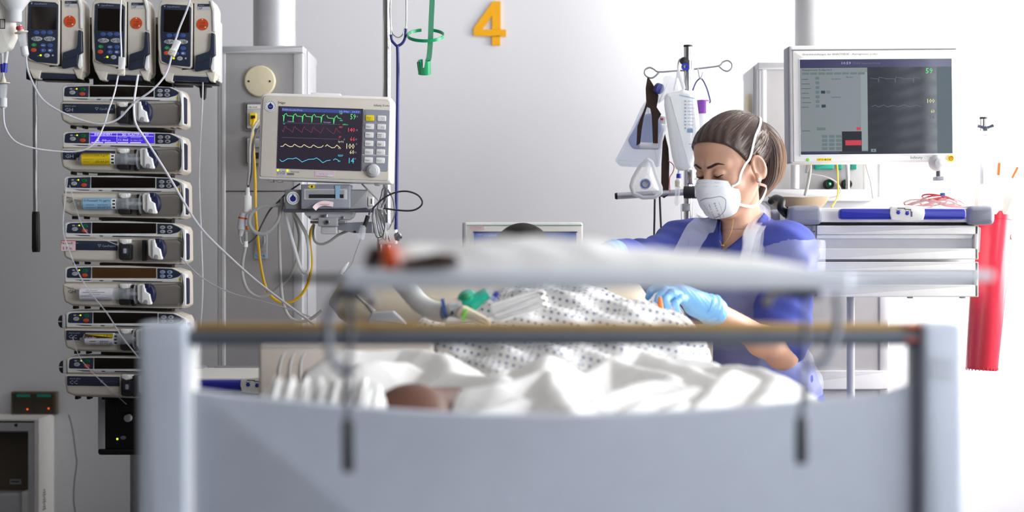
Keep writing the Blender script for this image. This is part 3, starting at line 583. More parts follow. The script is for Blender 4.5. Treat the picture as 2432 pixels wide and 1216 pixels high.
# drip bags at the left edge
DB = 5.02
t = T('infusion_bottle', 'milky infusion bottle hanging upside down at the upper left corner', 'bottle', 32, 0, DB)
t.part('bottle', MB().lathe([(0, .16), (.036, .16), (.043, .14), (.044, .03), (.036, .0), (.022, -.02), (.017, -.026), (.017, -.05), (.014, -.054), (0, -.054)], t.p(36, 2), (0, 0, 1), 'milky', 28))
t.part('cap', MB().lathe([(.006, 0), (.0095, -.002), (.0095, -.009), (.006, -.011)], t.p(47, 62), (0, 0, 1), 'redtube', 18))
t.part('hanger', t.mb().tube([t.p(36, -140), t.p(36, -200), t.p(36, -260)], .0025, 'chrome', 8, 1))
t = T('infusion_bag', 'wrinkled clear infusion bag with dark print at the left edge', 'bag', -10, 120, DB+.03)
t.part('bag', t.mb().plate([(-60, -60), (22, -60), (36, 40), (42, 90), (30, 118), (4, 128), (-40, 128), (-70, 60)], -.016, .016, 'paper', [4, 4, 20, 14, 10, 8, 30, 30], 12, back=True)); t.part('printed_label', t.mb().rect(3, 47, 16, 70, -.0172, -.0165, 'ink', 1).rect(5, 49, 14, 68, -.0175, -.017, 'paper').line([(7, 50), (7, 67)], 1.2, -.0178, 'ink').line([(11, 50), (11, 67)], 1.2, -.0178, 'ink').line([(-6, 84), (4, 86)], 1.2, -.0172, 'ink'))
t.part('port', t.mb().tube([t.p(5, 124), t.p(7, 160)], .0042, 'milky', 10, 1).tube([t.p(17, 122), t.p(12, 160)], .0042, 'milky', 10, 1)); t.part('stopper', t.mb().tube([t.p(6, 152), t.p(7, 172)], .0062, 'handleblue', 12, 1).tube([t.p(13, 150), t.p(11, 172)], .006, 'handleblue', 12, 1))
def chamber(label, px, py, D, h=62, tilt=0, grp='drip chambers'):
    t = T('drip_chamber', label, 'drip chamber', px, py, D, grp)
    ax = Vector((math.sin(tilt), 0, -math.cos(tilt))); o = t.p(px, py); s = t.s
    t.part('spike', MB().lathe([(2*s, -14*s), (7*s, 0), (7*s, 3*s), (16*s, 4*s), (16*s, 6*s), (9*s, 8*s)], o, ax, 'cream', 20)); t.part('chamber', MB().lathe([(9*s, 8*s), (10*s, 10*s), (8*s, h*.62*s), (8*s, h*.64*s)], o, ax, 'clearplastic', 20)); t.part('end', MB().lathe([(9*s, h*.62*s), (9*s, h*s*.93), (4*s, h*s), (0, h*s)], o, ax, 'milky', 20))
chamber('clear drip chamber below the red cap of the hanging bottle', 50, 72, DB, 64, .17); chamber('clear drip chamber with a white end below the blue stoppers', 8, 192, DB+.03, 66, 0)
tubething('stopper_link', 'short clear tube joining the blue stoppers to the drip chamber', [(8, 170, DB+.03), (8, 192, DB+.03)], .0025, 'tubing_white')
tubething('infusion_line', 'white infusion line curving from the lowest drip chamber to the clamp on the middle pump', [(8, 256, 5.04), (12, 300, 5.04), (35, 335, 5.03), (80, 352, 5.03), (150, 360, 5.04), (200, 356, 5.04), (228, 335, 5.04), (246, 300, 5.05), (258, 262, 5.05), (272, 220, 5.06), (280, 182, 5.1), (288, 140, 5.1), (286, 60, 5.1), (289, -40, 5.08)], .0022, 'tubing_white')
tubething('infusion_line', 'clear infusion line looping from the bottle chamber across the top syringe pump', [(62, 132, 5.03), (66, 165, 5.03), (82, 205, 5.03), (105, 240, 5.03), (150, 268, 5.03), (200, 287, 5.04), (240, 294, 5.04), (280, 283, 5.05), (318, 245, 5.05), (360, 215, 5.05), (388, 185, 5.06), (402, 155, 5.07), (412, 112, 5.08), (425, 70, 5.08), (445, 20, 5.08), (458, -30, 5.08)], .0026, 'tubing')
tubething('infusion_line', 'long white infusion line falling from the middle pump to the bed pillow', [(328, 178, 5.13), (322, 215, 5.08), (318, 250, 5.06), (322, 292, 5.05), (345, 330, 5.04), (372, 372, 5.02), (405, 425, 5.0), (440, 485, 4.98), (480, 545, 4.95), (545, 610, 4.9), (610, 668, 4.8), (680, 722, 4.65), (745, 770, 4.5)], .0029, 'tubing_white')
tubething('infusion_line', 'fine clear infusion line hanging straight from the right pump', [(482, 180, 5.2), (481, 240, 5.2), (476, 330, 5.2), (473, 430, 5.2), (478, 560, 5.2), (481, 700, 5.2), (470, 840, 5.2)], .0019, 'tubing')
tubething('infusion_line', 'thin pale line sagging below the pumps across the grey column', [(430, 612, 5.1), (480, 660, 5.05), (545, 694, 5.0), (620, 715, 4.9), (690, 735, 4.7), (735, 752, 4.5)], .0017, 'tubing')
tubething('infusion_line', 'faint clear line draped down the left of the syringe pumps', [(160, 425, 5.1), (154, 480, 5.1), (150, 545, 5.1), (166, 600, 5.1), (190, 655, 5.1), (215, 695, 5.1), (255, 745, 5.08), (290, 800, 5.06), (330, 850, 5.05)], .0019, 'tubing_faint')
tubething('infusion_line', 'faint clear line hanging in front of the two lowest syringe pumps', [(165, 440, 5.17), (200, 545, 5.17), (250, 570, 5.17), (300, 590, 5.17)], .0015, 'tubing_faint')
tubething('infusion_line', 'thin clear line slanting across the lowest syringe pump', [(172, 800, 5.16), (190, 850, 5.17), (225, 890, 5.17), (262, 925, 5.17), (300, 960, 5.22)], .0017, 'tubing_faint')
tubething('wall_cable', 'thin grey cable hanging on the wall right of the dispenser', [(163, 985, 6.18), (172, 1020, 6.18), (180, 1080, 6.18), (182, 1100, 6.18), (176, 1150, 6.18), (175, 1190, 6.18), (180, 1240, 6.18), (184, 1400, 6.18)], .0018, 'cable_dark', 'cable')
def roller(label, px, py, D, tilt, h):
    t = T('line_clamp', label, 'clamp', px, py, D, 'white clamps on the infusion lines'); s = t.s
    R = Matrix.Rotation(tilt, 3, 'Y')
    t.part('body', MB().box((0, 0, 0), (15*s, 12*s, h*s), 'white', 2*s, R)); t.part('wheel', MB().box(R @ Vector((0, -4*s, -h*.32*s)), (18*s, 12*s, 16*s), 'cream', 3*s, R))
roller('white line clamp hanging in front of the middle infusion pump', 289, 158, 5.08, .03, 44); roller('tilted white line clamp in front of the right infusion pump', 415, 114, 5.06, .42, 40)
# ---------------------------------------------------------------- waveform monitor (tilted 1.9 degrees)
D1 = 4.9
pole = T('equipment_pole', 'tall chrome pole behind the waveform monitor', 'pole', 919, 600, 5.1, floor=True)
t = pole; t.part('tube', t.mb().tube([(0, 0, 2.3), (0, 0, .6)], .0108, 'chrome', 24, 1)); t.part('wall_bracket', MB().tube([(0, 0, .66), (-.1, .2, .66), (-.26, .45, .66)], .012, 'steel', 12, 1))
t.part('overhead_arm', MB().tube([(0, 0, 2.12), (.3, 0, 2.12)], .01, 'chrome', 14, 1).box((0, 0, 2.12), (.05, .04, .05), 'softblack', .008)); t.part('side_tube', t.mb().tube([t.p(900, 560, .02), t.p(900, 900, .02)], .006, 'chrome', 12, 1).rect(876, 700, 904, 712, -.02, .03, 'offwhite', 2, 1))
t = T('patient_monitor', 'cream patient monitor showing coloured waveforms in front of the chrome pole', 'monitor', 774, 329, D1, rot=(0, math.radians(1.9), 0))
m = t.mb; cx, cy = 774, 329
U = lambda u, v: (cx+u, cy+v)
def R_(b, u0, v0, u1, v1, d0, d1, mm, r=0, bev=0, **k): return b.rect(cx+u0, cy+v0, cx+u1, cy+v1, d0, d1, mm, r, bev, **k)
b = m(); b.plate([U(-158, -104), U(157, -104), U(160, 102), U(-159, 102)], .0, .09, 'offwhite', [16, 16, 8, 8], 6); t.part('housing', b)
b = m(); b.plate([U(-152, -98), U(151, -98), U(153, 96), U(-153, 96)], -.004, .004, 'cream', [12, 12, 6, 6], 2); t.part('bezel', b)
b = m(); R_(b, -40, -109, 30, -100, .01, .07, 'offwhite', 3, 2); t.part('handle', b)
sc1 = t.part('screen', R_(m(), -114, -73, 87, 75, -.0062, 0, 'scr_dark', 1, .8))
ln = m(); f = -.0068
R_(ln, -106, -69, 81, -61, f, f+.0004, 'scr_blue')
ln.text('ITS-B04 Omeechan,Wendy', cx-105, cy-63, 4, f-.0002, 't_pale', 48).text('25-Mar  10:59', cx+30, cy-63, 4, f-.0002, 't_pale', 48)
def wave(pts, c, w=1.3): ln.line([U(*p) for p in pts], w, f, c)
def interp(shape, x0, dx, n, y, amp, gap=None):
    out = []
    for k in range(n): out += [(x0+dx*(k+a), y-amp*c) for a, c in shape]
    return out
ecg = [(0, 0), (.02, -1.1), (.09, .25), (.28, .5), (.42, .05), (.98, 0)]
wave([(-104, -51)]+interp(ecg, -101.5, 22.3, 4, -50, 12)+[(-12.3, -50), (-12, -37), (-10, -53), (-5, -56)], 't_green'); wave([(1, -54), (4, -49), (8, -48), (17, -48), (18, -35), (20, -50), (25, -55), (28, -49), (35, -48)], 't_green')
abp = [(0, -1), (.12, .6), (.22, 1), (.34, .3), (.5, .05), (.75, -.4)]
wave([(-104, -17)]+interp(abp, -101, 22.3, 4, -19, 7)+[(-12, -12), (-8, -22), (-5, -26)], 't_dred', 1.2); wave([(1, -25), (6, -20), (17, -12), (20, -12), (24, -26), (28, -19), (36, -14)], 't_dred', 1.2)
sp = [(0, -.1), (.25, 0), (.42, .9), (.52, 1), (.75, .35), (.95, 0)]
wave(interp(sp, -106, 22.3, 4, 22, 5.2)+[(-17, 22), (-9, 21), (-5, 17)], 't_cream'); wave([(0, 19), (4, 15), (8, 18), (16, 22), (22, 21), (27, 15), (31, 18), (35, 21)], 't_cream')
wave([(-107, 54), (-103, 58), (-99, 58), (-88, 51), (-76, 51), (-69, 48.5), (-62, 52), (-54, 58), (-46, 54), (-38, 51), (-26, 50), (-20, 47), (-12, 52), (-5, 58), (4, 53), (13, 51)], 't_cyan'); wave([(20, 51), (24, 47.5), (30, 50), (34, 53)], 't_cyan')
for y, w_ in ((-34, 33), (1, 34)):
    wave([(-104, y), (w_, y)], 't_grey', .6)
for x, y, s_, h, w_, c in ((57, -47, '59', 13, 13, 't_green'), (53, -17.5, '140', 9.5, 16, 't_red'), (58, 4, '66', 9.5, 11.5, 't_red'), (50, 23, '100', 13, 19, 't_cream'), (58, 35, '60', 9.5, 11, 't_cream'), (57, 57, '14', 13, 12, 't_cyan'),
    (32, -58, 'HF', 4, 6, 't_green'), (32, -42, 'ARR', 3.4, 7, 't_green'), (39, -33, 'nEEhnn', 3, 13, 't_green'), (31, -26, 'ART', 4, 9, 't_red'), (31, -2, 'S7', 4.6, 6, 't_red'), (30, 8.5, 'SpO2', 4, 13, 't_cream'), (31, 24, 'PLS', 3, 6, 't_cream'), (31, 42, 'RESP', 4.6, 12, 't_cyan'), (31, 55, 'IMP', 3.4, 6, 't_cyan'), (-91, -36, 'Permanent', 3, 15, 't_pale'), (-7, -37, 'Gestoppt', 3, 18, 't_pale'), (-102, -30, 'ART', 2.5, 5, 't_cyan')):
    ln.text(s_, cx+x, cy+y, h, f-.0002, c, w_)
for x, y in ((72, -56), (72, -24), (71, -2), (72, 9), (71, 29), (70, 44), (43, -1)): ln.rect(cx+x, cy+y, cx+x+3, cy+y+4, f, f+.0003, 't_grey')
t.part('waveform_display', ln, sc1)
kp = t.part('key_panel', R_(m(), 88, -72, 150, 74, -.0056, 0, 'panelgrey', 4, .6)); R_(b := m(), 88, 35, 149, 36.2, -.006, -.005, 'offwhite'); t.part('divider', b, kp)
names = [['Alarm Stop', 'Pause'], ['Alarm', 'Alle'], ['Alle aus', 'NBP'], ['Notfall', 'Schneller'], ['Entlassung', 'Mark'], ['Hauptbild', 'Menü']]
for r_, vy in enumerate((-51.7, -31.6, -11.4, 8.6, 28.3, 48)):
    for c_, ux in enumerate((103.5, 131.5)):
        k = t.part('key', R_(m(), ux-10.5, vy-6.8, ux+10, vy+6.8, -.0085, -.004, 'yellow' if (r_, c_) == (0, 0) else 'keywhite', 2.5, 1.2), kp, 'yellow key' if (r_, c_) == (0, 0) else None)
        x = ux-8.5 if r_ not in (0, 1) or c_ == 0 else ux-1
        t.part('lettering', m().text(names[r_][c_].split()[0], cx+x, cy+vy+(0 if r_ in (0, 2) else 1.5), 2.6, -.0088, 'inkgrey', 8 if x > ux-5 else 11).text('Stop' if r_ == 0 and c_ == 0 else ('Start/Stop' if r_ == 2 and c_ else ('Zugriff' if r_ == 3 and c_ else '')) or '-', cx+x, cy+vy+4, 2.6, -.0088, 'inkgrey', 9), k)
kb = t.part('rotary_knob', MB().lathe([(16*t.s, -.004), (16*t.s, -.012), (13*t.s, -.018), (9.5*t.s, -.019), (9*t.s, -.0235), (0, -.0245)], t.p(cx+115.5, cy+73, 0)*1, (0, 1, 0), 'palegrey', 32))
st = t.part('round_sticker', m().disc(cx-133.5, cy-72.5, 14, -.0048, -.003, 'white', n=28))
t.part('sticker_print', m().disc(cx-133.5, cy-71, 6.6, -.0052, -.0046, 'sticker_blue').plate([U(-136, -76), U(-131, -76), U(-133.5, -81)], -.0053, -.0046, 'navy').text('TRUST', cx-137.6, cy-69.5, 3, -.0056, 'paleink', 8).ring(cx-133.5, cy-72.5, 13, 14, -.0052, -.0046, 'palegrey'), st)
for k in range(16):
    a = 2*PI*k/16; st_ = None
b = m()
for k in range(18):
    a = 2*PI*k/18; b.rect(cx-133.5+11*math.cos(a)-.8, cy-72.5+11*math.sin(a)-.8, cx-133.5+11*math.cos(a)+.8, cy-72.5+11*math.sin(a)+.8, -.0052, -.0048, 'ink')
t.part('sticker_print', b, st)
t.part('lettering', m().text('Dräger', cx-116, cy-78.5, 6, -.0046, 'ink', 18).text('Infinity Delta', cx+112, cy-80, 5.4, -.0046, 'inkgrey', 36))
b = m(); R_(b, -112, 78.5, -92, 92, -.0052, -.003, 'palegrey', 2); b.ring(cx-107, cy+85, 2.6, 3.4, -.0058, -.005, 'inkgrey', 16).ring(cx-98, cy+85, 2.8, 3.6, -.0058, -.005, 'inkgrey', 16); R_(b, -88, 84.5, -72, 89.5, -.0055, -.003, 'midgrey', 1.5); b.text('Netzanzeige', cx-80, cy+82.8, 2.8, -.0052, 'ink', 20); t.part('status_symbols', b)
t.part('indicator_light', m().disc(cx-111, cy+79.5, 2.2, -.0062, -.004, 'led_yellow', n=10)); t.part('indicator_light', m().disc(cx-88.5, cy+79.5, 2.4, -.0062, -.004, 'led_yellow', n=10))
lb = t.part('service_sticker', R_(m(), -23.5, 77, 24.5, 92, -.005, -.003, 'pinkpaper', 2)); l = m()
R_(l, -20.5, 78.5, 22, 91, -.0053, -.0048, 'inkred', 2); R_(l, -20, 79, 21.5, 90.5, -.0055, -.005, 'label_white', 2)
for k, s_ in enumerate(('STK Medizintechnik mCV7', 'bei Fehlanzeige, Tausch in 1432', 'gem. Nr. 007405009', 'Draeger Medizintechnik')): l.text(s_, cx-18, cy+82.4+k*2.7, 1.7, -.0058, 'inkred', 38 if k < 2 else 26)
t.part('lettering', l, lb)
b = m()
for u in (-135, -115, 118): R_(b, u, 101, u+11, 107, .01, .05, 'greyplastic', 1, 1)
t.part('foot', b)
# module dock under the monitor
t = T('module_dock', 'grey module dock with an empty slot under the waveform monitor', 'dock', 778, 470, 4.93); m = t.mb
t.part('body', m().rect(676, 450, 874, 497, .004, .1, 'midgrey', 3, 2).rect(716, 438, 833, 496, -.012, .1, 'panelgrey', 3, 3).plate([(833, 452), (872, 454), (872, 494), (833, 496)], -.002, .09, 'greyplastic', 1, 1))
sl = t.part('slot', m().rect(722, 449, 825, 475, -.0135, -.005, 'palegrey', 3, 1.5)); t.part('slot_opening', m().rect(729, 452, 819, 471, -.0142, -.01, 'greyplastic', 2).rect(735, 462, 817, 471, -.0147, -.012, 'ink', 1), sl)
st = t.part('round_sticker', m().disc(695.7, 470.5, 15.5, .0018, .006, 'white', n=28)); t.part('sticker_print', m().disc(695.7, 472, 7, .001, .005, 'sticker_blue').plate([(692.5, 467), (699, 467), (695.7, 460.5)], .0008, .003, 'navy').ring(695.7, 470.5, 11.5, 12.2, .001, .004, 'inkgrey'), st)
t.part('yellow_tag', m().plate([(732, 443.5), (738, 439.5), (749, 440), (749, 448), (738, 448)], -.0135, -.01, 'yellow').rect(740, 441, 744, 446, -.0138, -.013, 'ink')); t.part('blue_tag', m().rect(797, 441, 809, 452, -.0155, -.011, 'label_blue', 1).rect(798, 452, 808, 473, -.017, -.0145, 'label_blue', 1))
t.part('paper_note', m().ribbon([t.p(749, 497, -.03), t.p(757, 488, -.024), t.p(772, 483, -.02), t.p(793, 486, -.016)], .012, .0004, 'pinkpaper', side=(0, .2, 1)).line([(762, 486), (785, 486)], 1, -.028, 'inkred'))
t.part('connector', m().rect(874, 467, 886, 489, .0, .04, 'offwhite', 2, 1).rect(881, 472, 883, 484, -.001, .01, 'ink')); t.part('base_strip', m().rect(672, 497, 905, 503, .0, .09, 'cable_dark', 1, 1))
t = T('x', 'x', 'x', 785, 530, 4.96); m = t.mb; arm_off = t.loc-pole.loc
t.part('arm_plate', m().plate([(722, 501), (842, 501), (838, 515), (828, 522), (738, 522), (725, 510)], -.01, .06, 'palegrey', 3, 2)); t.part('arm_clamp', m().rect(758, 517, 804, 538, -.03, .03, 'greyplastic', 3, 2).rect(738, 524, 822, 531, -.012, .03, 'steel', 2, 1)); b = m()
b.disc(738, 516, 3, -.016, -.008, 'chrome', n=12, bev=1).disc(815, 517, 4, -.016, -.008, 'chrome', n=12, bev=1).rect(772, 509, 780, 517, -.026, -.01, 'chrome', 1, 1).disc(780, 528, 6, -.036, -.03, 'steel', n=16, bev=1).disc(780, 528, 3.5, -.038, -.034, 'ink', n=12)
t.part('bolt', b); t.part('arm_joint', m().rect(764, 538, 801, 556, -.02, .04, 'palegrey', 3, 2)); t.part('monitor_arm', m().plate([(795, 530), (884, 526), (884, 553), (838, 553), (800, 545)], .01, .05, 'panelgrey', 3, 2).tube([t.p(880, 540, .03), t.p(912, 540, .13)], .014, 'panelgrey', 12, 1).rect(840, 548, 845, 553, .005, .01, 'ink')); 
t.part('pole_clamp', m().rect(893, 530, 935, 580, .1, .17, 'offwhite', 4, 3))
for c in list(t.o.children): c.parent = pole.o; c.location = arm_off
# cables round the dock
Z = lambda L, D: [(500+x/3.286, 430+y/3.286, D) for x, y in L]
tubething('monitor_cable', 'thick grey cable coiled in a loop left of the module dock', Z([(560, 130), (555, 200), (520, 320), (440, 400), (370, 408), (320, 370), (303, 310), (325, 245), (390, 205), (470, 192), (560, 190)], 4.97), .0046, 'cable_grey', 'cable')
tubething('monitor_cable', 'pale cable hanging in a long narrow loop below the module dock', Z([(570, 170), (590, 280), (625, 420), (665, 560), (700, 670), (735, 716), (765, 690), (768, 580), (750, 430), (700, 330), (640, 240)], 5.0), .0046, 'cable_white', 'cable')
tubething('monitor_cable', 'grey cable running straight down from the dock and along the bed head', Z([(545, 150), (535, 330), (540, 600), (552, 850), (570, 960), (600, 1040), (650, 1085), (730, 1095), (800, 1065), (870, 1010)], 5.02), .0044, 'cable_grey', 'cable')
tubething('monitor_cable', 'grey cable sagging from the white probe up behind the dock', Z([(274, 395), (274, 500), (252, 620), (250, 740), (290, 850), (370, 905), (450, 885), (540, 820), (620, 740), (665, 640), (690, 520), (690, 400), (650, 260)], 5.04), .0043, 'cable_grey', 'cable')
tubething('network_cable', 'yellow network cable from the socket sagging below the dock', [(604, 283, 5.38), (600, 310, 5.36), (603, 370, 5.34), (606, 430, 5.32)]+Z([(352, 250), (372, 480), (395, 680), (440, 850), (520, 935), (600, 952), (690, 905), (760, 800), (788, 640), (775, 480), (785, 380), (812, 335)], 5.08), .0038, 'cable_yellow', 'cable')
tubething('thin_cable', 'thin grey cable crossing from the probe to the dock clips', Z([(285, 490), (350, 440), (400, 340), (460, 230), (520, 170), (600, 90), (700, 20)], 5.0), .0022, 'cable_dark', 'cable')
tubething('thin_cable', 'two parallel grey leads dropping past the socket plates to the probe', [(614, 285, 5.3), (600, 310, 5.2), (593, 350, 5.1), (592, 400, 5.03), (588, 440, 5.0)], .0034, 'cable_grey', 'cable')
tubething('thin_cable', 'dark lead beside the socket plates ending at the probe', [(618, 300, 5.3), (605, 325, 5.2), (600, 365, 5.1), (598, 410, 5.03), (590, 445, 5.0), (588, 470, 4.99)], .0030, 'cable_dark', 'cable')
tubething('monitor_cable', 'grey cable with a plug sagging under the monitor arm', Z([(1070, 390), (1000, 420), (920, 475), (860, 492), (815, 470), (800, 410), (808, 340)], 5.0), .0032, 'cable_grey', 'cable')
tubething('black_cable', 'thin black cable making a wide loop right of the monitor', Z([(1235, 260), (1270, 210), (1350, 135), (1440, 90), (1530, 80), (1610, 105), (1650, 150), (1645, 190), (1600, 222), (1540, 232), (1440, 225), (1350, 212)], 4.9), .0022, 'cable_black', 'cable')
tubething('thin_cable', 'thin pale lead slanting from under the monitor to the pole', Z([(1180, 20), (1230, 70), (1290, 130), (1340, 190), (1370, 260)], 4.95), .0022, 'cable_grey', 'cable')
t = T('cable_connector', 'white cable connector with a red ring hanging left of the cable loop', 'connector', 580, 480, 4.99); q_ = lambda x, y: t.p(500+x/3.286, 430+y/3.286)
t.part('shell', t.mb().tube([q_(288, 50), q_(290, 110), q_(288, 120), q_(286, 235), q_(284, 248)], [.005, .006, .0105, .0115, .0085], 'offwhite', 16, 1)); t.part('lower_shell', t.mb().tube([q_(262, 250), q_(252, 290), q_(242, 375), q_(238, 385), q_(232, 430)], [.0105, .0112, .012, .008, .005], 'palegrey', 16, 1)); t.part('ring', t.mb().tube([q_(254, 284), q_(252, 296)], .0119, 'redorange', 16, 1)); t.part('splitter', t.mb().tube([q_(275, 470), q_(275, 515)], .0055, 'white', 12, 1)); t.part('tail', t.mb().tube([q_(232, 425), q_(232, 460), q_(245, 490), q_(270, 492)], .0018, 'cable_grey', 8)); t.part('orange_sleeve', t.mb().tube([q_(281, 350), q_(279, 380)], .0052, 'orange', 12, 1))
t = T('lead_bundle', 'tied bundle of thin grey leads hanging at the chrome pole', 'cable', 900, 500, 4.92)
for k in range(8):
    o = k*6; b = MB(); b.tube([t.w(*p) for p in Z([(1275+o*.6, 215), (1262+o*1.6, 280), (1275+o*2.2, 370+(k*13 % 40)), (1300+o*2.4, 440+(k*17 % 50)), (1345+o*1.1, 420+(k*11 % 40)), (1360-o*.3, 330), (1330-o*.6, 250), (1300, 212)], 4.9+.006*k)], .0013, ['cable_dark', 'cable_grey', 'cable_white'][k % 3], 6); t.part('lead', b)
for k in range(4):
    b = MB(); b.tube([t.w(*p) for p in Z([(1300+k*14, 212), (1330+k*16, 120), (1345+k*10, 60), (1385+k*4, 70+k*12), (1425+k*2, 150), (1435, 260), (1420-k*10, 320+k*20)], 4.92)], .0014, ['cable_dark', 'cable_grey'][k % 2], 6); t.part('lead', b)
t = T('lead_connector', 'small clear and black lead connector beside the lead bundle', 'connector', 862, 560, 4.88)
t.part('body', t.mb().tube([t.p(863, 535), t.p(860, 552), t.p(857, 568)], [.007, .009, .0085], 'clearplastic', 12, 1)); t.part('plug', t.mb().tube([t.p(874, 512), t.p(866, 538)], .0055, 'softblack', 12, 1)); t.part('lead', t.mb().tube([t.p(882, 495), t.p(876, 512)], .0018, 'cable_dark', 8, 1).tube([t.p(857, 568), t.p(845, 600), t.p(835, 628), t.p(815, 650)], .0014, 'cable_grey', 8))
tubething('lead_connector', 'small white sensor plug on a thin lead below the bundle', [(828, 622, 4.86), (815, 640, 4.86), (808, 650, 4.86)], [.002, .0055, .0045], 'white', 'connector', 12, 2)
# stethoscope
t = T('stethoscope', 'dark blue stethoscope hanging beside the chrome pole', 'stethoscope', 945, 100, 5.06); s = t.s
t.part('tubing', t.mb().tube([t.p(944, 108), t.p(945, 150), t.p(944, 300), t.p(942, 440), t.p(941, 545)], .0044, 'bluetube', 12).tube([t.p(929, 82), t.p(930, 95), t.p(938, 105), t.p(944, 109), t.p(955, 103), t.p(962, 90), t.p(964, 68)], .0036, 'bluetube', 12))
t.part('binaural', t.mb().tube([t.p(964, 72), t.p(965, 40), t.p(964, -20), t.p(955, -130), t.p(945, -170)], .0022, 'chrome', 10).tube([t.p(929, 84), t.p(927, 40), t.p(928, -20), t.p(935, -130), t.p(945, -170)], .0022, 'chrome', 10)); t.part('spring', t.mb().tube([t.p(929, 63), t.p(933, 80), t.p(945, 89), t.p(956, 82), t.p(962, 64)], .0016, 'chrome', 10)); t.part('chest_piece', MB().lathe([(0, -.005), (.010, -.004), (.012, .0), (.010, .005), (0, .006)], t.p(945, 562), (.5, 1, .1), 'chrome', 24))
# green tube strap
t = T('tube_holder', 'green plastic tube holder with an open ring hanging beside the stethoscope', 'holder', 1015, 84, 5.06); s = t.s
t.part('strap', t.mb().ribbon([t.p(1030, -150), t.p(1027, -20), t.p(1024, 50), t.p(1022, 100), t.p(1019, 135), t.p(1015, 147)], 12*s, 3.5*s, 'greendark', side=(1, .25, 0)))
c = t.p(1011, 84); P = [c+Vector((43*s*math.cos(a), .043*math.sin(a)*.9, 17*s*math.sin(a)*1)) for a in [math.radians(106+k*(328/30)) for k in range(31)]]
t.part('ring', t.mb().tube(P, [(3.5*s*.5, 3.9*s)], 'greenplastic', 10, 2, flat=(0, 1, 0)) if False else t.mb().ribbon(P, 7.5*s, 2.4*s, 'greenplastic', 2, side=(0, -.35, 1)))
cc = t.p(1008, 162); b = t.mb(); n = 28; V = []; F = []
for i in range(n+1):
    a = math.radians(-250+320*i/n); x, y = math.cos(a), math.sin(a)
    tp = 10 if -.35 < x < .1 and y < 0 else (22 if x > 0 else 16)
    tp = 4 if (-.42 < x < .02 and y < 0) else 19
    for r, zz in ((15.5, -14), (15.5, tp), (12.5, tp), (12.5, -14)): V.append((cc.x+r*s*x, r*s*y, cc.z+zz*s+(-r*s*.0)))
for i in range(n):
    for j in range(4): F.append((i*4+j, i*4+(j+1) % 4, i*4+4+(j+1) % 4, i*4+4+j))
b.X = Matrix.Translation(cc) @ Matrix.Rotation(math.radians(18), 4, 'X') @ Matrix.Translation(-cc); b.add(V, F, 'greenplastic'); b.X = None
b.plate([(990, 148), (999, 143), (1003, 158), (1001, 172), (993, 170)], -.006, .004, 'greendark', 3, 1)
t.part('clip', b)
# ventilator display behind the bed
t = T('ventilator', 'white ventilator with a lit screen behind the patient', 'ventilator', 1243, 700, 5.45, floor=True); m = t.mb
t.part('display_housing', m().rect(1101, 528, 1384, 690, -.0, .07, 'offwhite', 6, 4).rect(1098, 528, 1108, 680, -.004, .06, 'greyplastic', 4, 3)); sr = t.part('screen', m().rect(1126, 552, 1369, 672, -.003, .0, 'scr_blue', 1).rect(1124, 550, 1371, 552.5, -.004, 0, 'ink'))
t.part('screen_text', m().text('PC-BIPAP', 1150, 562, 5, -.0036, 't_pale', 30).text('10:59', 1134, 559, 3, -.0036, 't_pale', 12), sr)
st = t.part('service_sticker', m().rect(1114, 536, 1150, 546, -.001, .001, 'pinkpaper', 1)); t.part('lettering', m().text('bei Fehlanzeige', 1117, 540, 2, -.0015, 'inkred', 28).text('Tausch 1432', 1117, 543.5, 2, -.0015, 'inkred', 26), st); t.part('seam', m().rect(1105, 534.5, 1382, 536, -.001, .001, 'teal'))
t.part('body', MB().box((0, .12, .72), (.34, .36, .4), 'offwhite', .03).box((0, .14, .35), (.2, .2, .5), 'palegrey', .03)); t.part('base', MB().box((0, .1, .07), (.5, .42, .06), 'palegrey', .02)); b = MB()
for x in (-.2, .2):
    for y in (-.08, .28): b.ell((x, y, .03), (.02, .03, .03), 'softblack', seg=12, rings=8)
t.part('caster', b)
# ---------------------------------------------------------------- large monitor on the right
DM = 5.0
t = T('patient_monitor', 'large white patient monitor with a dark mirroring screen above the drawer cart', 'monitor', 2076, 246, DM, rot=(0, math.radians(-.6), math.radians(2.0))); m = t.mb; cx, cy = 2076, 246
t.part('housing', R_(m(), -201, -139, 201, 141, .0, .07, 'offwhite', 8, 5)); t.part('bezel', R_(m(), -194, -127, 199, 137, -.004, .004, 'offwhite', 3, 2)); t.part('side_band', R_(m(), -204, -138, -193, 139, .004, .066, 'panelgrey', 5, 3))
t.part('seam', R_(m(), -196, -129.5, 198, -127.5, -.0045, 0, 'panelgrey')); t.part('screen_rim', R_(m(), -180, -108, 188, 124, -.006, 0, 'white', 2, 1.5))
mat('scr_glass', (44, 46, 54), .045, emit=.16, spec=.8, var=.02)
sr = t.part('screen', R_(m(), -177, -105, 185, 120, -.0068, -.002, 'scr_glass', 1))
mat('scr_win', (128, 136, 140), .07, emit=.22, spec=.8, var=.02); mat('scr_win2', (140, 152, 154), .08, emit=.2); mat('scr_key', (104, 120, 122), .08, emit=.2); mat('scr_key2', (48, 66, 74), .08, emit=.15); mat('scr_hdr', (62, 62, 96), .07, emit=.2, spec=.8); mat('scr_red', (200, 60, 76), .1, emit=.4); mat('scr_blk', (40, 38, 46), .08, emit=.1)
l = m(); f = -.0070
R_(l, -177, -105, 185, -86, f, f+.0002, 'scr_hdr'); R_(l, -177, -85, -17, 113, f, f+.0002, 'scr_win'); R_(l, -33, -74, -17, 110, f-.0002, f, 'scr_win2'); R_(l, -177, 114, -86, 118, f, f+.0002, 'scr_hdr'); R_(l, 149, -86, 185, 120, f, f+.0002, 'scr_key2')
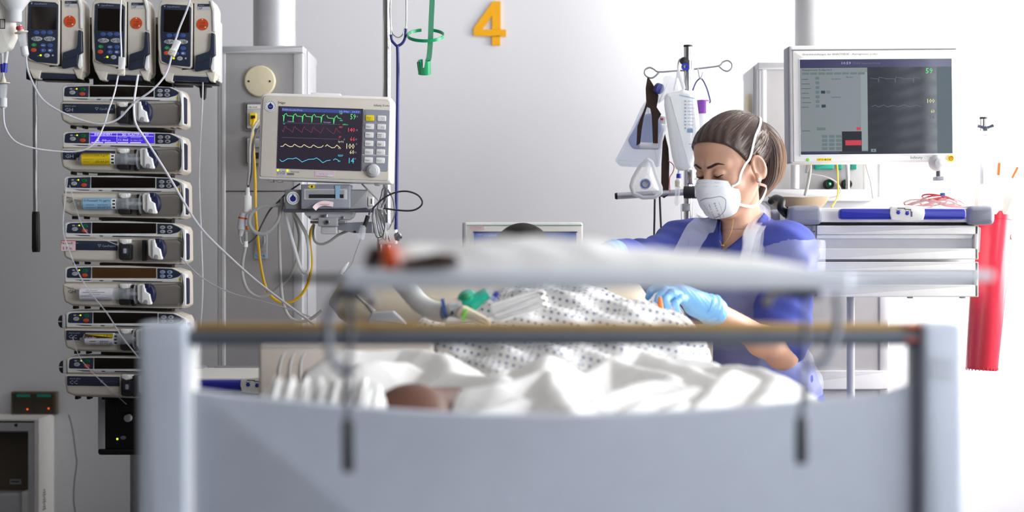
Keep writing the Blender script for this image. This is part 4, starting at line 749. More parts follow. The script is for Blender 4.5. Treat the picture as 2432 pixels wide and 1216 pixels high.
for y in (-74,): 
    for k in range(8): R_(l, -172+k*19, y, -156+k*19, y+5, f-.0003, f-.0001, 'scr_key')
for k, y in enumerate((-64, -53, -42, -31, -20, -9, 2)): R_(l, -141, y, -132, y+7, f-.0003, f-.0001, 'scr_key')
for x, y in ((-128, -31), (-127, 2)): R_(l, x, y, x+10, y+7, f-.0004, f-.0001, 'scr_key2')
R_(l, -115, -31, -106, -24, f-.0003, f-.0001, 'scr_key'); R_(l, -139, 56, -118, 63, f-.0003, f-.0001, 'scr_key'); R_(l, -44, 56, -34, 63, f-.0004, f-.0001, 'scr_red'); R_(l, -79, 66, -32, 113, f-.0004, f-.0001, 'scr_blk'); R_(l, -71, 87, -33, 99, f-.0006, f-.0004, 'scr_red')
for i in range(3):
    for j in range(4): R_(l, -127+i*17, 74+j*9.6, -114+i*17, 81+j*9.6, f-.0003, f-.0001, 'scr_key')
for s_, x, y, h, w_, c in (('10:59', -78, -93, 6, 22, 't_pale'), ('ITS-B04 Omeechan,Wendy', -52, -93, 5, 66, 't_grey'), ('59', 123, -70, 13, 16, 't_green'), ('100', 126, 0, 10, 17, 't_cream'), ('60', 134, 24, 9, 9, 't_cream'), ('14', 132, 38, 9, 10, 't_grey'), ('Hauptparameter Konfiguration', -172, -78, 5, 70, 'scr_key2'), ('Grundwerte', -103, -57, 3.4, 22, 'scr_key2'), ('ARR Alarm', -68, -61, 3.4, 17, 'scr_key2'), ('Lautstaerke', -103, -14, 3.4, 22, 'scr_key2')): l.text(s_, cx+x, cy+y, h, f-.0006, c, w_)
for k, y in enumerate((-58, -47, -36, -25, -14, -3, 8, 64)): l.line([U(-174, y), U(-158+(k % 3)*3, y)], 1, f-.0005, 'scr_key2')
wave_ = lambda pts: l.line([U(*p) for p in pts], .8, f-.0005, 't_grey')
wave_([(-10, -60), (8, -58), (10, -50), (11, -62), (30, -58), (48, -58), (50, -48), (51, -62), (70, -58), (92, -58), (93, -48), (94, -62), (110, -58)]); wave_([(-8, 8), (2, 4), (8, 9), (22, 4), (30, 9), (44, 5), (56, 9), (70, 4), (84, 9), (100, 5), (112, 9)])
R_(l, -10, 108, 2, 115, f-.0003, f-.0001, 'scr_win'); l.plate([U(-7, 113), U(-1, 113), U(-4, 109)], f-.0005, f-.0003, 'scr_key2')
t.part('screen_content', l, sr)
t.part('lettering', m().text('Grundeinstellungen der ANÄSTHESIE - Alarmgrenzen prüfen', cx-171, cy-115.5, 4.2, -.0046, 'inkgrey', 180).text('Infinity', cx+85, cy+132, 6, -.0046, 'inkgrey', 29).text('C700', cx+117, cy+132, 6, -.0046, 'paleink', 18))
t.part('power_light', m().disc(cx-160, cy+132, 4, -.0056, -.002, 'led_green', n=16, bev=1)); lb = t.part('name_label', R_(m(), -138, 129, -104, 135.5, -.0048, -.003, 'yellow')); t.part('lettering', m().text('ITS-B04', cx-136, cy+134.4, 4, -.0052, 'ink', 30), lb)
t.part('rotary_knob', MB().lathe([(19*t.s, -.002), (19*t.s, -.012), (16*t.s, -.022), (11*t.s, -.026), (10*t.s, -.034), (0, -.036)], t.p(cx+147, cy+143, 0), (0, 1, 0), 'palegrey', 32))
k = t.part('alarm_key', R_(m(), 174, 125, 188, 139, -.008, -.003, 'yellow', 1.5, 1)); t.part('bell_symbol', m().plate([U(178, 134), U(179, 129), U(181, 127.5), U(183, 129), U(184, 134)], -.0084, -.0078, 'orange').ring(cx+181, cy+132, 4.6, 5.3, -.0086, -.008, 'ink', 16), k)
t.part('stand', m().tube([t.p(cx+157, cy+158, .02), t.p(cx+157, cy+180, .02)], .006, 'cable_dark', 12, 1).rect(cx+148, cy+174, cx+166, cy+184, -.0, .04, 'panelgrey', 3, 2).tube([(0, .06, -.05), (-.06, .25, -.1), (-.06, .42, -.1)], .03, 'palegrey', 14, 2))
# ---------------------------------------------------------------- infusion stand on the right with its hanging things
DI = 5.25
Q = lambda x, y: (1440+x/2.7625, 120+y/2.7625)
t = T('infusion_stand', 'chrome infusion stand with looped hooks behind the nurse', 'stand', 1634, 600, DI, floor=True); m = t.mb
t.part('pole', t.mb().tube([t.p(1634, 110), (0, 0, .08)], .0112, 'chrome', 24, 1)); t.part('pole_cap', t.mb().tube([t.p(1634, 107), t.p(1634, 112)], .0118, 'softblack', 20, 1))
t.part('collar', t.mb().tube([t.p(1635, 144), t.p(1635, 167)], .0155, 'chrome', 22, 1))
k = t.part('knob', MB().lathe([(0, -.01), (.009, -.008), (.010, .008), (0, .01)], t.p(1622, 146, -.02), (0, 1, 0), 'softblack', 18)); t.part('blue_ring', t.mb().ring(*Q(512, 112), 4, 9, -.03, -.02, 'handleblue'))
for pts in ([(520, 132), (450, 134), (345, 140), (312, 122), (285, 112), (258, 124), (252, 150), (268, 172), (298, 180), (325, 165), (345, 143)], [(560, 124), (640, 114), (738, 100), (765, 76), (796, 66), (822, 84), (824, 112), (800, 134), (768, 128), (735, 98)]):
    t.part('hook_arm', t.mb().tube([t.p(*Q(*p)) for p in pts], .0024, 'steel', 10))
t.part('hook', t.mb().tube([t.p(*Q(*p), -.01) for p in ((600, 120), (603, 150), (612, 185), (622, 178), (632, 145))], .0018, 'steel', 8)); t.part('hook', t.mb().tube([t.p(*Q(*p), -.012) for p in ((470, 160), (468, 100), (478, 62), (490, 70), (500, 110))], .0022, 'offwhite', 8))
t.part('clamp_knob', MB().lathe([(0, -.02), (.016, -.018), (.0165, .018), (.012, .024), (0, .024)], t.p(*Q(550, 932), -.02), (1, -.2, 0), 'softblack', 24).lathe([(0, 0), (.015, 0), (.015, .008), (0, .009)], t.p(*Q(578, 932), -.025), (1, -.2, 0), 'white', 24))
t.part('lower_clamp', m().rect(*Q(495, 1005), *Q(548, 1055), -.02, .02, 'greyplastic', 2, 2).rect(*Q(525, 780), *Q(568, 880), -.015, .02, 'chrome', 3, 2)); t.part('base', MB().lathe([(0, 0), (.22, 0), (.22, .02), (.04, .08), (0, .08)], (0, 0, 0), (0, 0, 1), 'palegrey', 30))
t.part('cross_rail', t.mb().tube([t.p(*Q(66, 957), -.03), t.p(*Q(600, 925), -.02)], [(.0088, .0088)], 'alu', 16, 1) if False else MB().tube([t.p(*Q(66, 957), -.03), t.p(*Q(600, 925), -.02)], .0088, 'alu', 16, 1)); t.part('end_plug', MB().tube([t.p(*Q(52, 958), -.03), t.p(*Q(68, 957), -.03)], [.0075, .0093], 'softblack', 16, 1))
PL = lambda b, L, d0, d1, mm, r=0, bev=0, **k: b.plate([Q(*p) for p in L], d0, d1, mm, r, bev, **k)
t = T('infusion_bag', 'large milky infusion bag with blue print on the chrome stand', 'bag', 1620, 225, DI-.05); m = t.mb
t.part('bag', PL(m(), [(382, 282), (470, 270), (500, 255), (560, 272), (592, 320), (606, 430), (615, 560), (610, 640), (560, 772), (500, 790), (455, 780), (430, 690), (398, 480), (380, 360)], -.018, .018, 'milky', [10, 5, 8, 14, 14, 6, 6, 12, 12, 8, 8, 12, 12, 12], 12, back=True))
t.part('neck', PL(m(), [(372, 170), (420, 165), (470, 190), (485, 280), (400, 300), (335, 360), (340, 300), (365, 230)], -.01, .01, 'clearplastic', 8, 5, back=True)); t.part('hanging_tab', PL(m(), [(455, 185), (466, 120), (478, 120), (520, 250), (500, 262), (470, 170), (450, 260), (436, 262)], -.006, .0, 'milky', 2, 1))
l = m().line([Q(475, 296), Q(520, 306), Q(575, 318)], 2, -.0187, 'label_blue')
for k in range(9): l.rect(*Q(508, 332+k*22), *Q(520, 340+k*22), -.0187, -.018, 'btn_pale'); l.line([Q(530, 336+k*22), Q(556+(k*7 % 18), 337+k*22)], 1, -.0187, 'btn_pale')
l.rect(*Q(527, 516), *Q(565, 542), -.0187, -.018, 'btn_pale'); l.text('CE', *Q(545, 645), 4, -.0187, 'btn_pale').line([Q(538, 616), Q(575, 616)], 1.6, -.0187, 'btn_pale')
t.part('printed_scale', l); t.part('outlet', m().tube([t.p(*Q(478, 780)), t.p(*Q(474, 812))], .0035, 'milky', 10, 1))
t.part('blue_cap', MB().lathe([(0, -.006), (.014, -.005), (.014, .006), (0, .007)], t.p(*Q(345, 250)), (-.6, .7, .3), 'bluetube', 22))
t = T('drip_chamber', 'drip chamber with a blue cap under the milky bag, left of the nurse\'s mask', 'drip chamber', *Q(475, 830), DI-.06)
o = t.p(*Q(475, 830)); s = t.s
t.part('cap', MB().lathe([(4*s, 8*s), (5.5*s, 7*s), (6*s, -2*s), (4*s, -3*s)], o, (0, 0, 1), 'handleblue', 18)); t.part('chamber', MB().lathe([(5*s, -3*s), (8*s, -10*s), (7*s, -24*s), (6*s, -26*s), (6*s, -62*s), (3*s, -68*s)], o, (0.08, 0, 1), 'clearplastic', 18)); t.part('spike', MB().lathe([(5.4*s, -6*s), (8.3*s, -10*s), (7.2*s, -23*s), (4*s, -24*s)], o, (.08, 0, 1), 'cream', 18)); t.part('tube', t.mb().tube([t.p(1618, 485), t.p(1619, 520), t.p(1621, 600)], .0018, 'tubing', 8))
t = T('head_strap', 'dark brown mask strap hanging from the left hook loop', 'strap', 1540, 182, DI-.03); m = t.mb
t.part('upper_strap', PL(m(), [(270, 172), (285, 188), (330, 262), (345, 300), (330, 372), (360, 418), (340, 455), (338, 610), (306, 608), (298, 430), (288, 380), (268, 370), (245, 440), (232, 520), (222, 610), (198, 625), (203, 500), (218, 460), (250, 380), (262, 340), (258, 250)], -.0015, .0015, 'brownstrap'))
t.part('lower_strap', PL(m(), [(385, 545), (408, 640), (414, 740), (410, 950), (376, 968), (360, 930), (362, 740), (370, 600)], .002, .005, 'brownstrap')); t.part('buckle', t.mb().tube([t.p(*Q(*p)) for p in ((410, 925), (405, 945), (378, 966), (360, 955), (385, 932), (405, 928))], .0014, 'softblack', 6, 1))
t = T('plastic_bag', 'crumpled clear plastic bag with pale blue contents on the left hook', 'bag', 1530, 250, DI+.02); m = t.mb
t.part('film', PL(m(), [(262, 320), (225, 380), (180, 480), (120, 600), (55, 725), (90, 760), (180, 765), (350, 765), (375, 560), (340, 400)], -.012, .012, 'bagblue', 8, 8, back=True)); t.part('contents', PL(m(), [(225, 425), (300, 412), (345, 440), (375, 520), (350, 655), (290, 650), (170, 650), (135, 590), (180, 520)], -.018, -.002, 'bluefilm', 14, 8, back=True))
t.part('white_tube', t.mb().tube([t.p(*Q(212, 628), -.034), t.p(*Q(330, 630), -.034)], .0085, 'milky', 14, 1)); t.part('elbow', t.mb().tube([t.p(*Q(340, 645), -.034), t.p(*Q(352, 570), -.034), t.p(*Q(372, 520), -.034), t.p(*Q(375, 495), -.034)], [.0065, .0055, .008], 'clearplastic', 12)); t.part('pink_tag', PL(m(), [(345, 432), (385, 440), (385, 490), (345, 482)], -.03, -.026, 'milky', 2, 1).rect(*Q(350, 448), *Q(368, 462), -.0305, -.03, 'inkred'))
t = T('oxygen_mask', 'clear oxygen mask with a pale blue ring hanging above the cross rail', 'mask', *Q(265, 720), DI-.07); m = t.mb; c = t.p(*Q(255, 870)); s = t.s/2.7625
out = [(268, 712), (300, 735), (330, 830), (358, 900), (358, 935), (320, 962), (240, 966), (178, 940), (162, 890), (175, 840), (215, 770)]
V = []; F = []; O = rpoly([(p[0]*1.0, -p[1]) for p in out], 14, 5); N = len(O)
for j, (f_, d) in enumerate(((1, 0), (.99, -.008), (.9, -.02), (.72, -.034), (.42, -.044), (.36, -.045))):
    for p in O: x, y = 255+(p.x-255)*f_, 880+(-p.y-880)*f_; q = t.p(*Q(x, y), d); V.append(tuple(q))
for j in range(5):
    for i in range(N): F.append((j*N+i, j*N+(i+1) % N, (j+1)*N+(i+1) % N, (j+1)*N+i))
t.part('shell', MB().add(V, F, 'clearplastic').tube([t.p(*Q(p.x, -p.y)) for p in O]+[t.p(*Q(O[0].x, -O[0].y))], .005, 'milky', 8, 1)); t.part('valve_ring', m().ring(*Q(247, 880), 7.5, 13, -.055, -.04, 'bluefilm').disc(*Q(247, 880), 8, -.05, -.046, 'milky').ring(*Q(247, 880), 8.5, 10, -.058, -.052, 'btn_blue'))
tubething('red_lead', 'thin red lead beside the brown strap', [(*Q(405, 725), DI-.05), (*Q(430, 740), DI-.05), (*Q(444, 765), DI-.05), (*Q(436, 800), DI-.05), (*Q(415, 840), DI-.05), (*Q(418, 930), DI-.05)], .0011, 'redtube', 'cable')
for k, (x0, x1, lb) in enumerate(((318, 314, 'black cable hanging down left below the cross rail'), (350, 362, 'black cable hanging down right below the cross rail'))): tubething('hanging_cable', lb, [(*Q(x0, 950), DI-.02), (*Q((x0+x1)/2, 1100), DI-.02), (*Q(x1, 1230), DI-.02), (*Q(x1+6, 1500), DI-.02)], .0026, 'cable_black', 'cable')
t = T('wire_hanger', 'thin bottle hanger of dark wire holding a purple-labelled bottle', 'hanger', *Q(615, 185), DI+.02)
t.part('wire', t.mb().tube([t.p(*Q(*p)) for p in ((567, 262), (585, 215), (605, 190), (622, 184), (640, 205), (660, 250), (672, 290), (682, 335), (668, 340), (662, 328), (590, 330))], .0019, 'bluetube', 8)); t.part('bottle', MB().lathe([(0, .004), (.014, .0), (.017, -.004), (.017, -.05), (.02, -.06), (.021, -.13), (.0, -.135)], t.p(*Q(632, 328)), (0, 0, 1), 'milky', 24)); t.part('bottle_label', MB().lathe([(.0142, 0), (.0174, -.004), (.0174, -.036)], t.p(*Q(630, 326)), (0, 0, 1), 'violet', 24)); 
t = T('clear_pouch', 'clear pouch with a blue edge just above the nurse\'s head', 'bag', 1700, 260, DI+.06); m = t.mb
t.part('film', PL(m(), [(655, 368), (700, 368), (735, 440), (760, 560), (600, 560), (612, 480), (650, 420)], -.008, .008, 'clearplastic', 6, 5, back=True)); t.part('blue_edge', PL(m(), [(612, 512), (680, 468), (752, 444), (754, 452), (690, 482), (620, 524)], -.014, -.006, 'handleblue', 1, 1))

# ---------------------------------------------------------------- drawer cart
def cart(name_l, px0, D, dy):
    t = T('drawer_cart', name_l, 'cart', px0+195, 530+dy, D, floor=True); m = t.mb; X = lambda v: v-1930+px0; Y = lambda v: v+dy
    R4 = lambda b, a, y0, c, y1, d0, d1, mm, r=0, bev=0: b.rect(X(a), Y(y0), X(c), Y(y1), d0, d1, mm, r, bev)
    dep = .42
    t.part('worktop', R4(m(), 1900, 494, 2328, 528, -.012, dep, 'offwhite', 4, 3)); t.part('top_shadow_gap', R4(m(), 1934, 529, 2318, 534, .004, dep-.01, 'ink'))
    for a, c in ((1872, 1948), (2292, 2356)):
        t.part('corner_bumper', R4(m(), a, 489, c, 534, -.035, .06, 'bumpergrey', 14, 12)); t.part('corner_bumper', R4(m(), a, 489, c, 534, dep-.05, dep+.04, 'bumpergrey', 14, 10))
    h = t.part('push_handle', R4(m(), 1985, 497, 2283, 522, -.06, -.035, 'handleblue', 9, 6)); R4(b := m(), 2020, 500, 2040, 519, -.04, -.005, 'handleblue', 2).rect(X(2240), Y(500), X(2260), Y(519), -.04, -.005, 'handleblue', 2); t.part('handle_arm', b, h)
    q = t.part('lock_plate', m().plate([(X(x), Y(y)) for x, y in ((2104, 492), (2143, 489), (2182, 492), (2184, 508), (2180, 524), (2143, 528), (2106, 524), (2102, 508))], -.066, -.045, 'offwhite', 6, 3), h)
    t.part('lock_symbols', m().disc(X(2121), Y(506), 4.5, -.069, -.064, 'handleblue', bev=1, n=16).disc(X(2142), Y(508), 4.5, -.069, -.064, 'handleblue', bev=1, n=16).line([(X(2116), Y(500)), (X(2121), Y(502)), (X(2126), Y(500))], 1, -.0665, 'ink').line([(X(2137), Y(502)), (X(2142), Y(504)), (X(2147), Y(502))], 1, -.0665, 'ink').line([(X(2119), Y(496)), (X(2136), Y(496.5)), (X(2136), Y(498.5)), (X(2150), Y(499)), (X(2151), Y(512))], 2, -.0665, 'inkgrey').rect(X(2150), Y(504), X(2154), Y(516), -.0667, -.066, 'inkgrey'), q)
    s_ = t.s; zb = .16
    x0 = t.p(X(1928), 0).x; x1 = t.p(X(2320), 0).x; zt = t.q(0, Y(534)).y
    zc = t.q(0, Y(705)).y; t.part('carcass', MB().box(((x0+x1)/2, dep/2+.006, (zt+zc)/2), (x1-x0, dep-.02, zt-zc), 'palegrey', .004)); t.part('hinge_strip', R4(m(), 1929, 536, 1936, 615, -.012, .004, 'panelgrey', 1).disc(X(1932), Y(550), 1.6, -.014, -.01, 'ink', n=8).disc(X(1932), Y(602), 1.6, -.014, -.01, 'ink', n=8))
    for y0, y1 in ((536, 616), (622, 705)):
        a = y0+21; c = y0+54
        dr = t.part('drawer', R4(m(), 1938, y0, 2320, a, -.016, .004, 'offwhite', 1, 2).rect(X(1938), Y(c), X(2320), Y(y1), -.016, .004, 'offwhite', 1, 2).rect(X(2312), Y(y0), X(2320), Y(y1), -.016, .004, 'offwhite', 1, 1))
        t.part('grip_recess', m().plate([(X(1938), Y(a)), (X(2312), Y(a)), (X(2312), Y(c)), (X(1938), Y(c))], -.002, .004, 'palegrey').plate([(X(1938), Y(a)), (X(2311), Y(a)), (X(2306), Y(a+10)), (X(1938), Y(a+10))], -.008, .002, 'white', 0, 3), dr)
    px_ = t.p(X(2055), 0).x; t.part('pedestal_post', MB().tube([(px_, dep/2, zc+.01), (px_, dep/2, .08)], .0105, 'palegrey', 16, 1)); t.part('pedestal_base', MB().box(((x0+x1)/2, dep/2, .085), (x1-x0-.02, dep-.04, .035), 'palegrey', .012))
    b = MB()
    for x in (x0+.05, x1-.05):
        for y in (.05, dep-.06): b.lathe([(0, -.012), (.03, -.012), (.034, 0), (.03, .012), (0, .012)], (x, y, .034), (1, 0, 0), 'softblack', 18)
    t.part('caster', b); b = MB()
    for a in (2165, 2290): b.rect(0, 0, 0, 0, 0, 0, 'ink') if False else b.box(t.p(X(a), Y(707), .02), (.012, .02, .004), 'panelgrey', .001)
    t.part('foot', b)
    return t
cartR = cart('white drawer cart with a blue handle at the right of the nurse', 1930, 4.9, 0)
cart('second drawer cart seen only as a purple-blue handle low behind the left bed post', 407, 4.75, 403)
t = T('kidney_dish', 'grey-brown cardboard kidney dish on the drawer cart', 'dish', 1900, 492, 5.08)
V = []; F = []; n = 28
for j, (f_, z) in enumerate(((.7, 0), (.92, .018), (1, .028), (.97, .029), (.88, .018), (.66, .003))):
    for i in range(n):
        a = 2*PI*i/n; x, y = math.cos(a), math.sin(a); y2 = y*.06+.03*x*x; V.append((x*.078*f_, y2*f_, z+(.004*abs(x) if j in (2, 3) else 0)))
for j in range(5):
    for i in range(n): F.append((j*n+i, j*n+(i+1) % n, (j+1)*n+(i+1) % n, (j+1)*n+i))
F += [tuple(reversed(range(n))), tuple(range(5*n, 6*n))]; t.part('dish', MB().add(V, F, 'cardboard'))
t.o.location.z = HC-(494-608)*4.9/FPX+.001
t = T('tube_packet', 'clear packet of red tubing lying on the drawer cart', 'packet', 2220, 494, 5.0); z0_ = HC+(608-494)*4.9/FPX-t.loc.z
b = MB(); random.seed(3)
for k in range(7):
    cxk, r = -.04+k*.013, .03+.006*(k % 3); b.tube([(cxk+r*1.2*math.cos(a), .03*math.sin(a), z0_+.012+.012*math.sin(a*1.0+k)+.003*k % .014) for a in [2*PI*i/10 for i in range(11)]], .0021, 'redtube', 8)
b.tube([(-.08, -.01, z0_+.006), (-.04, -.02, z0_+.02), (.02, -.02, z0_+.022), (.07, 0, z0_+.006)], .0022, 'redtube', 8)
t.part('red_tubing', b); b = MB(); V = []; F = []
for i in range(15):
    for j in range(9):
        u, v = i/14*2-1, j/8*2-1; hh = (1-u**4)*(1-v**4); V.append((u*.095, v*.05, z0_+.002+.034*hh*(.75+.25*math.sin(i*2.1+j*1.7))))
for i in range(14):
    for j in range(8): F.append((i*9+j, (i+1)*9+j, (i+1)*9+j+1, i*9+j+1))
t.part('film', b.add(V, F, 'clearplastic')); t.part('blue_clip', MB().box((.01, -.045, z0_+.035), (.012, .01, .008), 'btn_blue', .002))
t = T('coiled_tube', 'black coiled tube end beside the left bumper of the cart', 'tube', 1852, 500, 4.93)
t.part('coil', t.mb().tube([t.p(1836, 478, .05), t.p(1846, 470, .03), t.p(1856, 478, .0), t.p(1853, 492, -.01), t.p(1862, 502, 0), t.p(1874, 508, .01)], [.008, .0095, .010, .011, .012], 'black', 16)); t.part('collar', t.mb().tube([t.p(1866, 503), t.p(1878, 510, .01)], .0135, 'softblack', 16, 1))
tubething('column_cable', 'grey cable hanging below the left edge of the large monitor', [(1924, 385, 5.2), (1916, 410, 5.2), (1922, 380, 5.2), (1924, 400, 5.2), (1920, 430, 5.2), (1912, 465, 5.2)], .0042, 'cable_grey', 'cable')
tubething('column_cable', 'yellow cable hanging below the large monitor to the cart', [(1987, 382, 5.25), (1989, 405, 5.25), (1990, 435, 5.22), (1990, 462, 5.2), (1982, 482, 5.15), (1975, 492, 5.1)], .0022, 'cable_yellow', 'cable')
tubething('column_cable', 'thin pale cable curving round the gas outlets', [(1927, 414, 5.3), (1960, 420, 5.3), (1985, 432, 5.3), (1996, 450, 5.3), (1990, 464, 5.3), (1970, 470, 5.3)], .0018, 'cable_grey', 'cable')
tubething('column_cable', 'thin grey cable right of the pale post under the large monitor', [(2054, 383, 5.2), (2060, 405, 5.2), (2068, 435, 5.2), (2073, 472, 5.2)], .0018, 'cable_grey', 'cable')
# red container at the cart's right end
t = T('waste_tube', 'tall red plastic container hanging at the right end of the cart', 'container', 2362, 510, 5.08); s = t.s
ax = (t.p(2331, 878)-t.p(2362, 508)).normalized(); L = (t.p(2331, 878)-t.p(2362, 508)).length
t.part('body', MB().lathe([(44*s, 0), (46*s, .0), (46*s, .02), (38*s, L-.006), (36*s, L), (0, L)], t.p(2362, 508), ax, 'redbucket', 36)); b = t.mb()
for k in range(14):
    a = -PI*k/13; e = t.p(2331, 876); b.box(e+Vector((37.5*s*math.cos(a), 37.5*s*math.sin(a), .001)), (.003, .003, .008), 'redbucket', .001)
t.part('foot_ridge', b); t.part('snap_button', MB().lathe([(0, 0), (.006, .001), (.007, .008), (0, .009)], t.p(2395, 563, -.02), (.6, -.8, 0), 'white', 14)); t.part('bracket', t.mb().rect(2312, 540, 2350, 600, -.03, .03, 'palegrey', 3, 3))
t.part('inner_rim', MB().lathe([(46.5*s, -.012), (47*s, .012), (45*s, .014)], t.p(2362, 508), ax, 'redbucket', 36))
t = T('bin_liner', 'white bag folded over the rim of the red container', 'bag', 2370, 500, 5.08); s = t.s; V = []; F = []; n = 40
for j, (r, z) in enumerate(((47, -10), (52, 5), (56, 30), (54, 52), (48, 70), (38, 60))):
    for i in range(n): a = 2*PI*i/n; w = 1+.06*math.sin(a*5+j)+.04*math.sin(a*9); V.append((r*s*w*math.cos(a)+.012*(j-1)/5*(1 if math.cos(a) > 0 else 0)*4, r*s*w*math.sin(a), z*s+(.012*math.cos(a) if j > 1 else 0)))
for j in range(5):
    for i in range(n): F.append((j*n+i, j*n+(i+1) % n, (j+1)*n+(i+1) % n, (j+1)*n+i))
t.part('bag', MB().add(V, F, 'paper'))
t = cartR; R5 = t.q; q = t.part('accessory_pole', t.mb().tube([t.w(2336, 281, 5.14), t.w(2336, 600, 5.14)], .0098, 'chrome', 20, 1).tube([t.w(2336, 560, 5.14), t.w(2300, 560, 5.14)], .012, 'palegrey', 12, 1))
t.part('pole_cap', t.mb().tube([t.w(2336, 278, 5.14), t.w(2336, 283, 5.14)], .0103, 'softblack', 18, 1), q); t.part('wing_screw', t.mb().tube([t.w(2322, 299, 5.12), t.w(2330, 301, 5.12), t.w(2341, 304, 5.12), t.w(2351, 301, 5.12), t.w(2359, 298, 5.12)], [.0045, .0035, .005, .0035, .0045], 'slate', 12).tube([t.w(2342, 302, 5.12), t.w(2341, 330, 5.12)], .005, 'slate', 12, 1), q)
t.part('sleeve_holder', MB().box(t.w(2336, 316, 5.11), (.05, .05, .008), 'white', .002), q)
for k, (pts, d, lb) in enumerate((([(2311, 318), (2348, 320), (2352, 440), (2350, 500), (2322, 500), (2318, 420)], -.02, 'tall clear paper sleeve at the left of the waste container'), ([(2338, 322), (2372, 322), (2380, 350), (2391, 352), (2384, 450), (2380, 500), (2338, 500)], .0, 'white paper sleeve with an orange mark above the red container'), ([(2428, 346), (2452, 350), (2442, 420), (2406, 500), (2388, 498), (2414, 420)], .01, 'slanted white sleeve with an orange mark at the right edge'))):
    t = T('paper_sleeve', lb, 'sleeve', 2350, 400, 5.02); t.part('sleeve', t.mb().plate(pts, d, d+.014, 'clearplastic' if k == 0 else 'paper', 2, 1.5 if k < 2 else .6, back=True))
    if k: t.part('orange_mark', t.mb().plate([(2371, 387), (2376, 387), (2374, 416), (2369, 416)] if k == 1 else [(2417, 396), (2421, 398), (2408, 424), (2404, 421)], d-.001, d+.001, 'orange'))
# ---------------------------------------------------------------- hospital bed
DF = 2.4
bed = T('hospital_bed', 'grey hospital bed seen over its blurred footboard', 'bed', 1300, 600, DF, floor=True); t = bed; m = t.mb; s = t.s
fb = t.part('footboard', m().plate([(440, 926)]+[(440+(2180-440)*i/24, 928+62*math.sin(PI*min(1, max(0, (i/24)))**1.0)*.98) for i in range(1, 24)]+[(2180, 912), (2180, 2300), (440, 2300)], .004, .035, 'bedplastic', 0, 6))
for x0, x1 in ((330, 446), (2186, 2284)):
    p = t.part('end_post', m().rect(x0, 766, x1, 2300, -.012, .05, 'bedplastic', [10, 22, 10, 10] if 0 else 18, 12), fb)
t.part('inner_edge', m().rect(444, 800, 458, 2300, 0.002, .04, 'offwhite', 4, 3).rect(2168, 810, 2188, 2300, 0.002, .04, 'panelgrey', 4, 3), fb)
b = m()
for k in range(5): b.rect(2200, 846+k*12, 2264, 850+k*12, -.0135, -.011, 'palegrey', 1, .5)
t.part('grip_ribs', b, fb)
hr = t.part('foot_handrail', m().rect(446, 783, 2190, 822, -.004, .03, 'railgrey', 18, 14), fb); t.part('wood_cap', m().rect(458, 768, 2186, 786, -.002, .03, 'bedwood', 6, 5), fb); t.part('red_marks', m().rect(2150, 770, 2182, 778, -.006, 0, 'redorange', 2, 1).rect(2150, 804, 2182, 810, -.006, 0, 'redorange', 2, 1), fb)
y0 = 0.0
t.part('base_frame', MB().box((-.0, 1.15, .55), (.86, 2.2, .08), 'palegrey', .02).box((0, 1.15, .28), (.6, 1.7, .14), 'palegrey', .04).box((0, .6, .42), (.12, .12, .3), 'steel', .01).box((0, 1.7, .42), (.12, .12, .3), 'steel', .01))
b = MB()
for x in (-.38, .38):
    for y in (.2, 2.1): b.tube([(x*.75, y, .28), (x, y, .2), (x, y, .14)], .025, 'palegrey', 12, 1).lathe([(0, -.02), (.06, -.02), (.065, 0), (.06, .02), (0, .02)], (x, y, .066), (1, 0, 0), 'softblack', 24)
t.part('caster', b)
t.part('headboard', MB().box((-.0, 2.285, .86), (.86, .03, .26), 'siderail', .03))
# raised side rail on the left, seen along its length
b = MB(); X = W(615, 800, 3.55).x-t.loc.x
def rail(x, ya, yb, za, zb, lab):
    b = MB(); b.X = Matrix.Translation((x, (ya+yb)/2, (za+zb)/2)) @ Matrix.Rotation(PI/2, 4, 'Z'); L, H = yb-ya, zb-za
    b.plate([(-L/2, -H/2), (L/2, -H/2), (L/2, H/2-.05), (L/2-.12, H/2), (-L/2+.02, H/2), (-L/2, H/2-.02)], -.016, .016, 'siderail', [.03, .03, .03, .06, .02, .02], .012, raw=True, back=True)
    o = t.part('side_rail', b); 
    for k in range(3):
        g = MB(); off = .16+.05*k; g.tube([(x+.017, yb-off-.02, za+.04), (x+.017, yb-off, (za+zb)/2), (x+.017, yb-off-.04, zb-.03)], .003, 'palegrey', 6); t.part('groove', g, o)
rail(.475, 4.05-DF, 4.6-DF, .62, .80, '')
# mattress
b = MB(); prof = [(2.48, 0.645), (3.85, 0.645), (4.68, 1.0)]; V = []; F = []; nx = 12; th = .13
def mz(y): return .645 if y < 3.8 else .645+(y-3.8)*.2
ys = np.linspace(2.48, 4.64, 24); xs = np.linspace(-.44, .46, nx)
prof = []
for y in ys:
    for j in range(16):
        a = 2*PI*j/16; c_, s_ = math.cos(a), math.sin(a); x = .01+.45*(abs(c_)**.25)*(1 if c_ > 0 else -1); z = mz(y)+.065+.065*(abs(s_)**.4)*(1 if s_ > 0 else -1); V.append((x, y, z))
for i in range(23):
    for j in range(16): F.append((i*16+j, (i+1)*16+j, (i+1)*16+(j+1) % 16, i*16+(j+1) % 16))
F += [tuple(range(16)), tuple(reversed(range(23*16, 24*16)))]
solo('mattress', b.add(V, F, 'sheetwarm'), 'pale mattress under the white bedding with its back raised', 'mattress', (0, 2.5, .7))
t = T('positioning_cushion', 'pale cream cushion with curved seams at the left side of the bed', 'cushion', 830, 960, 3.8); m = t.mb; cu = t.part('cushion', m().rect(617, 816, 1030, 990, -.02, .13, 'siderail', [10, 10, 20, 14], 9))
